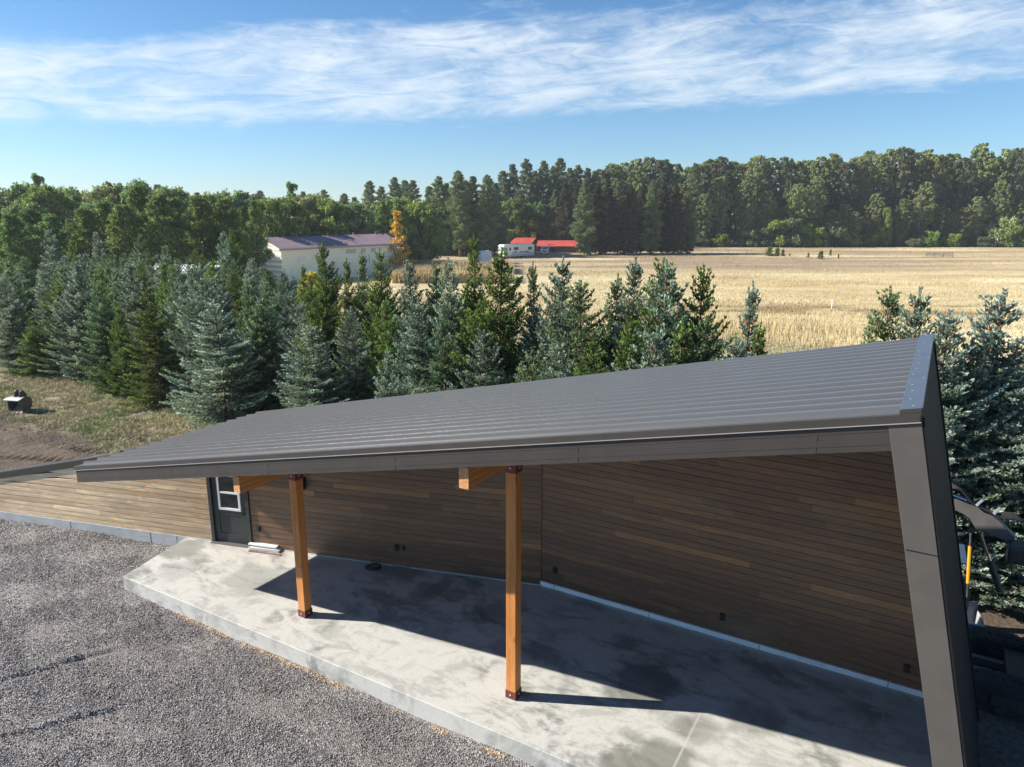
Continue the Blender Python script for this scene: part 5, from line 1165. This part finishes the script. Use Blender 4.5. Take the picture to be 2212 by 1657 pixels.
# boom seen above the track, arching to the left
WBm = -15.75
def bw_(u, v): t__, z__ = at_w(u, v, WBm); return t__, z__
outl = [bw_(*p) for p in ((2191, 1160), (2159, 1127), (2135, 1109), (2109, 1093), (2068, 1075), (2048, 1072), (2030, 1080), (2030, 1100), (2062, 1103), (2080, 1111), (2094, 1121), (2109, 1146), (2130, 1152), (2165, 1166), (2200, 1200))]
mb = MB(); mb.prism([T(a_, WBm, b_) for a_, b_ in outl], tuple(np.array([*N, 0])*-.20)); eb(mb, 'boom', M_boom, bevel=.015)
a0 = bw_(2118, 1150); a1 = bw_(2138, 1210); a2 = bw_(2158, 1275)
off_ = lambda p: T(p[0], WBm+.05, p[1])
mb = MB(); mb.tube([off_(a0), off_(a1)], .028, 10); eb(mb, 'piston_rod', M_chrome)
mb = MB(); mb.tube([off_(a1), off_(a2)], .06, 10); eb(mb, 'cylinder', M_ex)
c0 = bw_(2052, 1082); c1 = bw_(2082, 1078)
mb = MB(); mb.tube([T(bw_(2040, 1075)[0], WBm+.02, bw_(2040, 1062)[1]), T(bw_(2086, 1082)[0], WBm+.02, bw_(2084, 1080)[1])], .03, 8); eb(mb, 'arm_cylinder', M_chrome)
mb = MB()
for k in range(7):
    ps = [(2030, 1060-k*.8), (2048+k, 1050-k*.6), (2072+k*1.5, 1053+k*1.6), (2090+k, 1073+k*1.5), (2100+k, 1087), (2120, 1094+k*.4), (2150, 1110+k*.5), (2165+k, 1116-k*1.0), (2190, 1118-k), (2212, 1128), (2216, 1150)]
    mb.tube([T(bw_(*p)[0], WBm+.09-.03*k, bw_(*p)[1]) for p in ps], .014, 5)
eb(mb, 'hose', material('hose_rubber', base=(.03, .03, .032), rough=.5), smooth_=True)
for p in ((2114, 1090), (2151, 1108)):
    a_, b_ = bw_(*p); mb = MB(); mb.tube([T(a_-.04, WBm+.10, b_+.02), T(a_+.05, WBm-.18, b_+.03)], .028, 6); eb(mb, 'hose_clamp', M_bolt)
# head guard / lamp housing beside the cab
a_, b_ = bw_(2190, 1185); mb = MB(); mb.tbox(a_-.12, a_+.5, WBm+.35, WBm-.1, b_-.18, b_+.16); eb(mb, 'guard', M_ex, bevel=.04)
# stuff stowed beside the machine
pz = at_dist(2097, 1298, 14.0)
tub = empty('feed_tub', (float(pz[0]), 14.0, -.40), -.35, label='open grey metal trough standing behind the end wall beside the excavator', cat='trough')
zt_ = .35; mb = MB(); mb.box(-.75, .22, -.3, -.27, 0, zt_); mb.box(-.75, .22, .27, .3, 0, zt_+.25); mb.box(.19, .22, -.27, .27, 0, zt_+.1); mb.box(-.75, .19, -.27, .27, 0, .03); mb.build('body', material('galvanised', speckle((.33, .35, .38), (.42, .44, .46), 6, .5)), tub, bevel=.01)
mb = MB(); mb.box(-.76, .235, -.315, -.265, zt_, zt_+.025); mb.build('rim', material('galvanised_rim', base=(.5, .52, .55), rough=.4), tub)
pz = at_dist(2086, 1225, 14.15)
cm = MB(); cm.prism([(-.2, 0, 0), (.2, 0, .02), (.22, 0, .5), (.1, 0, .95), (-.22, 0, 1.0)], (0, .2, 0))
def f_camo(t):
    n = t.noise(t.obj(), 4.0, 2); c = t.ramp(n, [(0, (.02, .025, .02)), (.45, (.03, .035, .025)), (.5, (.09, .14, .08)), (.62, (.12, .17, .10)), (.66, (.22, .20, .12)), (1, (.22, .2, .12))]); return {'Base Color': c, 'Roughness': .85}
co = cm.build('camouflage_bag', material('camouflage_cloth', f_camo), None, bevel=.05); co.location = (float(pz[0]), 14.15, -.1); tag(co, 'camouflage patterned bag propped behind the end wall', 'bag')
mb = MB(); pb_ = at_dist(2088, 1290, 13.9); pt_ = at_dist(2096, 1152, 14.1)
po = empty('snow_pole', tuple(map(float, pb_)), label='orange-yellow pole leaning upright beside the camouflage bag', cat='pole')
vv = pt_-pb_; mb.tube([tuple(vv*.22), tuple(vv*.80)], .034, 8); mb.build('sleeve', material('orange_sleeve', base=(.85, .38, .02), rough=.5), po); mb = MB(); mb.tube([(0, 0, 0), tuple(vv)], .02, 8); mb.build('shaft', M_bdark, po)
pw_ = at_dist(2076, 1195, 14.3); mb = MB()
for k in range(9): mb.tube([(float(pw_[0])-.35, 14.3+.03*k, float(pw_[2])-.14+.035*k), (float(pw_[0])+.14, 14.3+.02*k, float(pw_[2])-.22+.04*k)], .028, 6)
wr = mb.build('white_bundle', M_white, None, smooth_=True); tag(wr, 'bundle of white plastic sheeting on top of the camouflage bag', 'bundle')
# heap of cut branches under the trees
random.seed(3); rng = np.random.default_rng(3); mb = MB(); bc = on_ground(2120, 1225)
for k in range(420):
    c_ = np.array([bc[0]+rng.normal(0, .95), bc[1]+.4+rng.normal(0, .5), -.35+abs(rng.normal(0, .33))]); d_ = rng.normal(size=3); d_[2] *= .5; d_ /= np.linalg.norm(d_); L = rng.uniform(.2, .7)
    mb.tube([tuple(c_-d_*L/2), tuple(c_+rng.normal(0, .04, 3)), tuple(c_+d_*L/2)], [.009, .008, .003], 4, False)
bo = mb.build('brush', material('dead_twigs', speckle((.22, .13, .08), (.33, .21, .13), 8, .9)), None); tag(bo, kind='stuff')
ch = MB()
for (dx, h_) in ((0, .55), (.25, .35)):
    p = at_dist(2178, 1215, 15.5); ch.tube([(float(p[0])+dx, 15.5, -.42), (float(p[0])+dx, 15.5, float(p[2])+h_*.2)], .09, 9)
o = ch.build('cut_log', M_palebark, None); tag(o, 'upright cut log standing at the edge of the brush by the excavator', 'log')

# ------------------------------------------------------------------ air
mb = MB(); mb.box(-1410, 1410, -210, 1810, -4.4, 48); hz = mb.build('haze', material('haze', base=(1, 1, 1)), None); tag(hz, kind='stuff')
nt = hz.data.materials[0].node_tree; nt.nodes.clear(); pv = nt.nodes.new('ShaderNodeVolumePrincipled'); ou = nt.nodes.new('ShaderNodeOutputMaterial'); nt.links.new(pv.outputs[0], ou.inputs['Volume'])
pv.inputs['Color'].default_value = (.86, .92, 1.0, 1); pv.inputs['Density'].default_value = .00024; pv.inputs['Anisotropy'].default_value = .2
# ------------------------------------------------------------------ camera
cam = bpy.data.objects.new('camera', bpy.data.cameras.new('camera')); link(cam); cam.location = (0, 0, HC); cam.rotation_euler = (pi/2-PITCH, 0, 0)
cam.data.sensor_width = 36; cam.data.lens = 36*FPX/2211; cam.data.clip_end = 6000; cam.data.clip_start = .1; scene.camera = cam

# ------------------------------------------------------------------ light and sky
ELEV = radians(31.9); to_sun = np.array([-cos(ELEV)*.9949, cos(ELEV)*.1008, sin(ELEV)])
sun = bpy.data.objects.new('sun', bpy.data.lights.new('sun', 'SUN')); link(sun); sun.data.energy = 5.0; sun.data.angle = radians(.53); sun.data.color = (1.0, .92, .80)
from mathutils import Vector
sun.rotation_euler = Vector(to_sun).to_track_quat('Z', 'Y').to_euler(); sun.location = (-30, 0, 40)
world = bpy.data.worlds.new('World'); scene.world = world; world.use_nodes = True; t = NT(world.node_tree); bg = t.n['Background']
sky = t.new('ShaderNodeTexSky', sky_type='NISHITA'); sky.sun_disc = False; sky.sun_elevation = ELEV
sky.sun_rotation = math.atan2(to_sun[0], to_sun[1]); sky.altitude = 700; sky.air_density = 1.0; sky.dust_density = .15; sky.ozone_density = 2.4
dirv = t.new('ShaderNodeTexCoord').outputs['Generated']; s = t.sep(dirv)
az = t.m('MULTIPLY', t.m('ARCTAN2', s[0], s[1]), 180/pi); el = t.m('MULTIPLY', t.m('ARCSINE', s[2]), 180/pi)
v0 = t.comb(t.m('MULTIPLY', az, .05), t.m('MULTIPLY', t.m('SUBTRACT', el, t.m('MULTIPLY', az, .045)), .30))
warp = t.m('SUBTRACT', t.noise(v0, .9, 3), .5)
v1 = t.comb(t.m('ADD', t.m('MULTIPLY', az, .060), t.m('MULTIPLY', warp, .7)), t.m('ADD', t.m('MULTIPLY', t.m('SUBTRACT', el, t.m('MULTIPLY', az, .055)), .34), t.m('MULTIPLY', warp, 1.5)))
big = t.noise(v1, .9, 4, .55); fine = t.noise(v1, 3.0, 10, .66, .9)
v2 = t.comb(t.m('ADD', t.m('MULTIPLY', az, .22), t.m('MULTIPLY', warp, .8)), t.m('ADD', t.m('MULTIPLY', el, .55), t.m('MULTIPLY', az, .12)))
wisps = t.noise(v2, 2.0, 8, .7, 1.2)
low = t.m('ADD', 5.6, t.m('MULTIPLY', az, .040)); 
azs = t.m('MINIMUM', t.m('SUBTRACT', az, 3.0), 0.0); up_ = t.m('SUBTRACT', 14.6, t.m('MULTIPLY', t.m('MULTIPLY', azs, azs), .0030))
band = t.m('MULTIPLY', t.mapr(t.m('SUBTRACT', el, low), -.6, 2.2), t.mapr(t.m('SUBTRACT', up_, el), -2.0, 2.2))
v3 = t.comb(t.m('ADD', t.m('MULTIPLY', az, .10), t.m('MULTIPLY', warp, .6)), t.m('MULTIPLY', t.m('SUBTRACT', el, t.m('MULTIPLY', az, .06)), .26)); holes = t.noise(v3, 1.25, 4, .5, .3)
dens = t.m('ADD', t.m('MULTIPLY', t.m('ADD', t.m('MULTIPLY', big, .4), t.m('MULTIPLY', holes, .6)), .80), t.m('ADD', t.m('MULTIPLY', fine, .50), t.m('MULTIPLY', wisps, .17)))
dens = t.m('SUBTRACT', dens, .09)
cl = t.mapr(t.m('ADD', dens, t.m('MULTIPLY', band, .44)), .87, 1.30, 0, .88)
cl = t.m('MULTIPLY', cl, t.mapr(el, 2.5, 6))
hs_ = t.new('ShaderNodeHueSaturation'); t.put(hs_.inputs['Color'], sky.outputs[0]); hs_.inputs['Saturation'].default_value = 1.22; hs_.inputs['Value'].default_value = 1.0
hz_ = t.mix(1.0, hs_.outputs[0], t.mix(t.mapr(el, 0, 11), (.66, .84, 1.06), (.90, .99, 1.05)), 'MULTIPLY')
colr = t.mix(cl, hz_, (7.0, 7.6, 8.1))
t.put(bg.inputs['Color'], colr); bg.inputs['Strength'].default_value = .068
vs = scene.view_settings; vs.view_transform = 'Standard'; vs.look = 'None'; vs.exposure = 1.0; vs.gamma = 1.0; vs.use_curve_mapping = False
scene.cycles.max_bounces = 6; scene.cycles.diffuse_bounces = 3; scene.cycles.glossy_bounces = 3; scene.cycles.transparent_max_bounces = 4
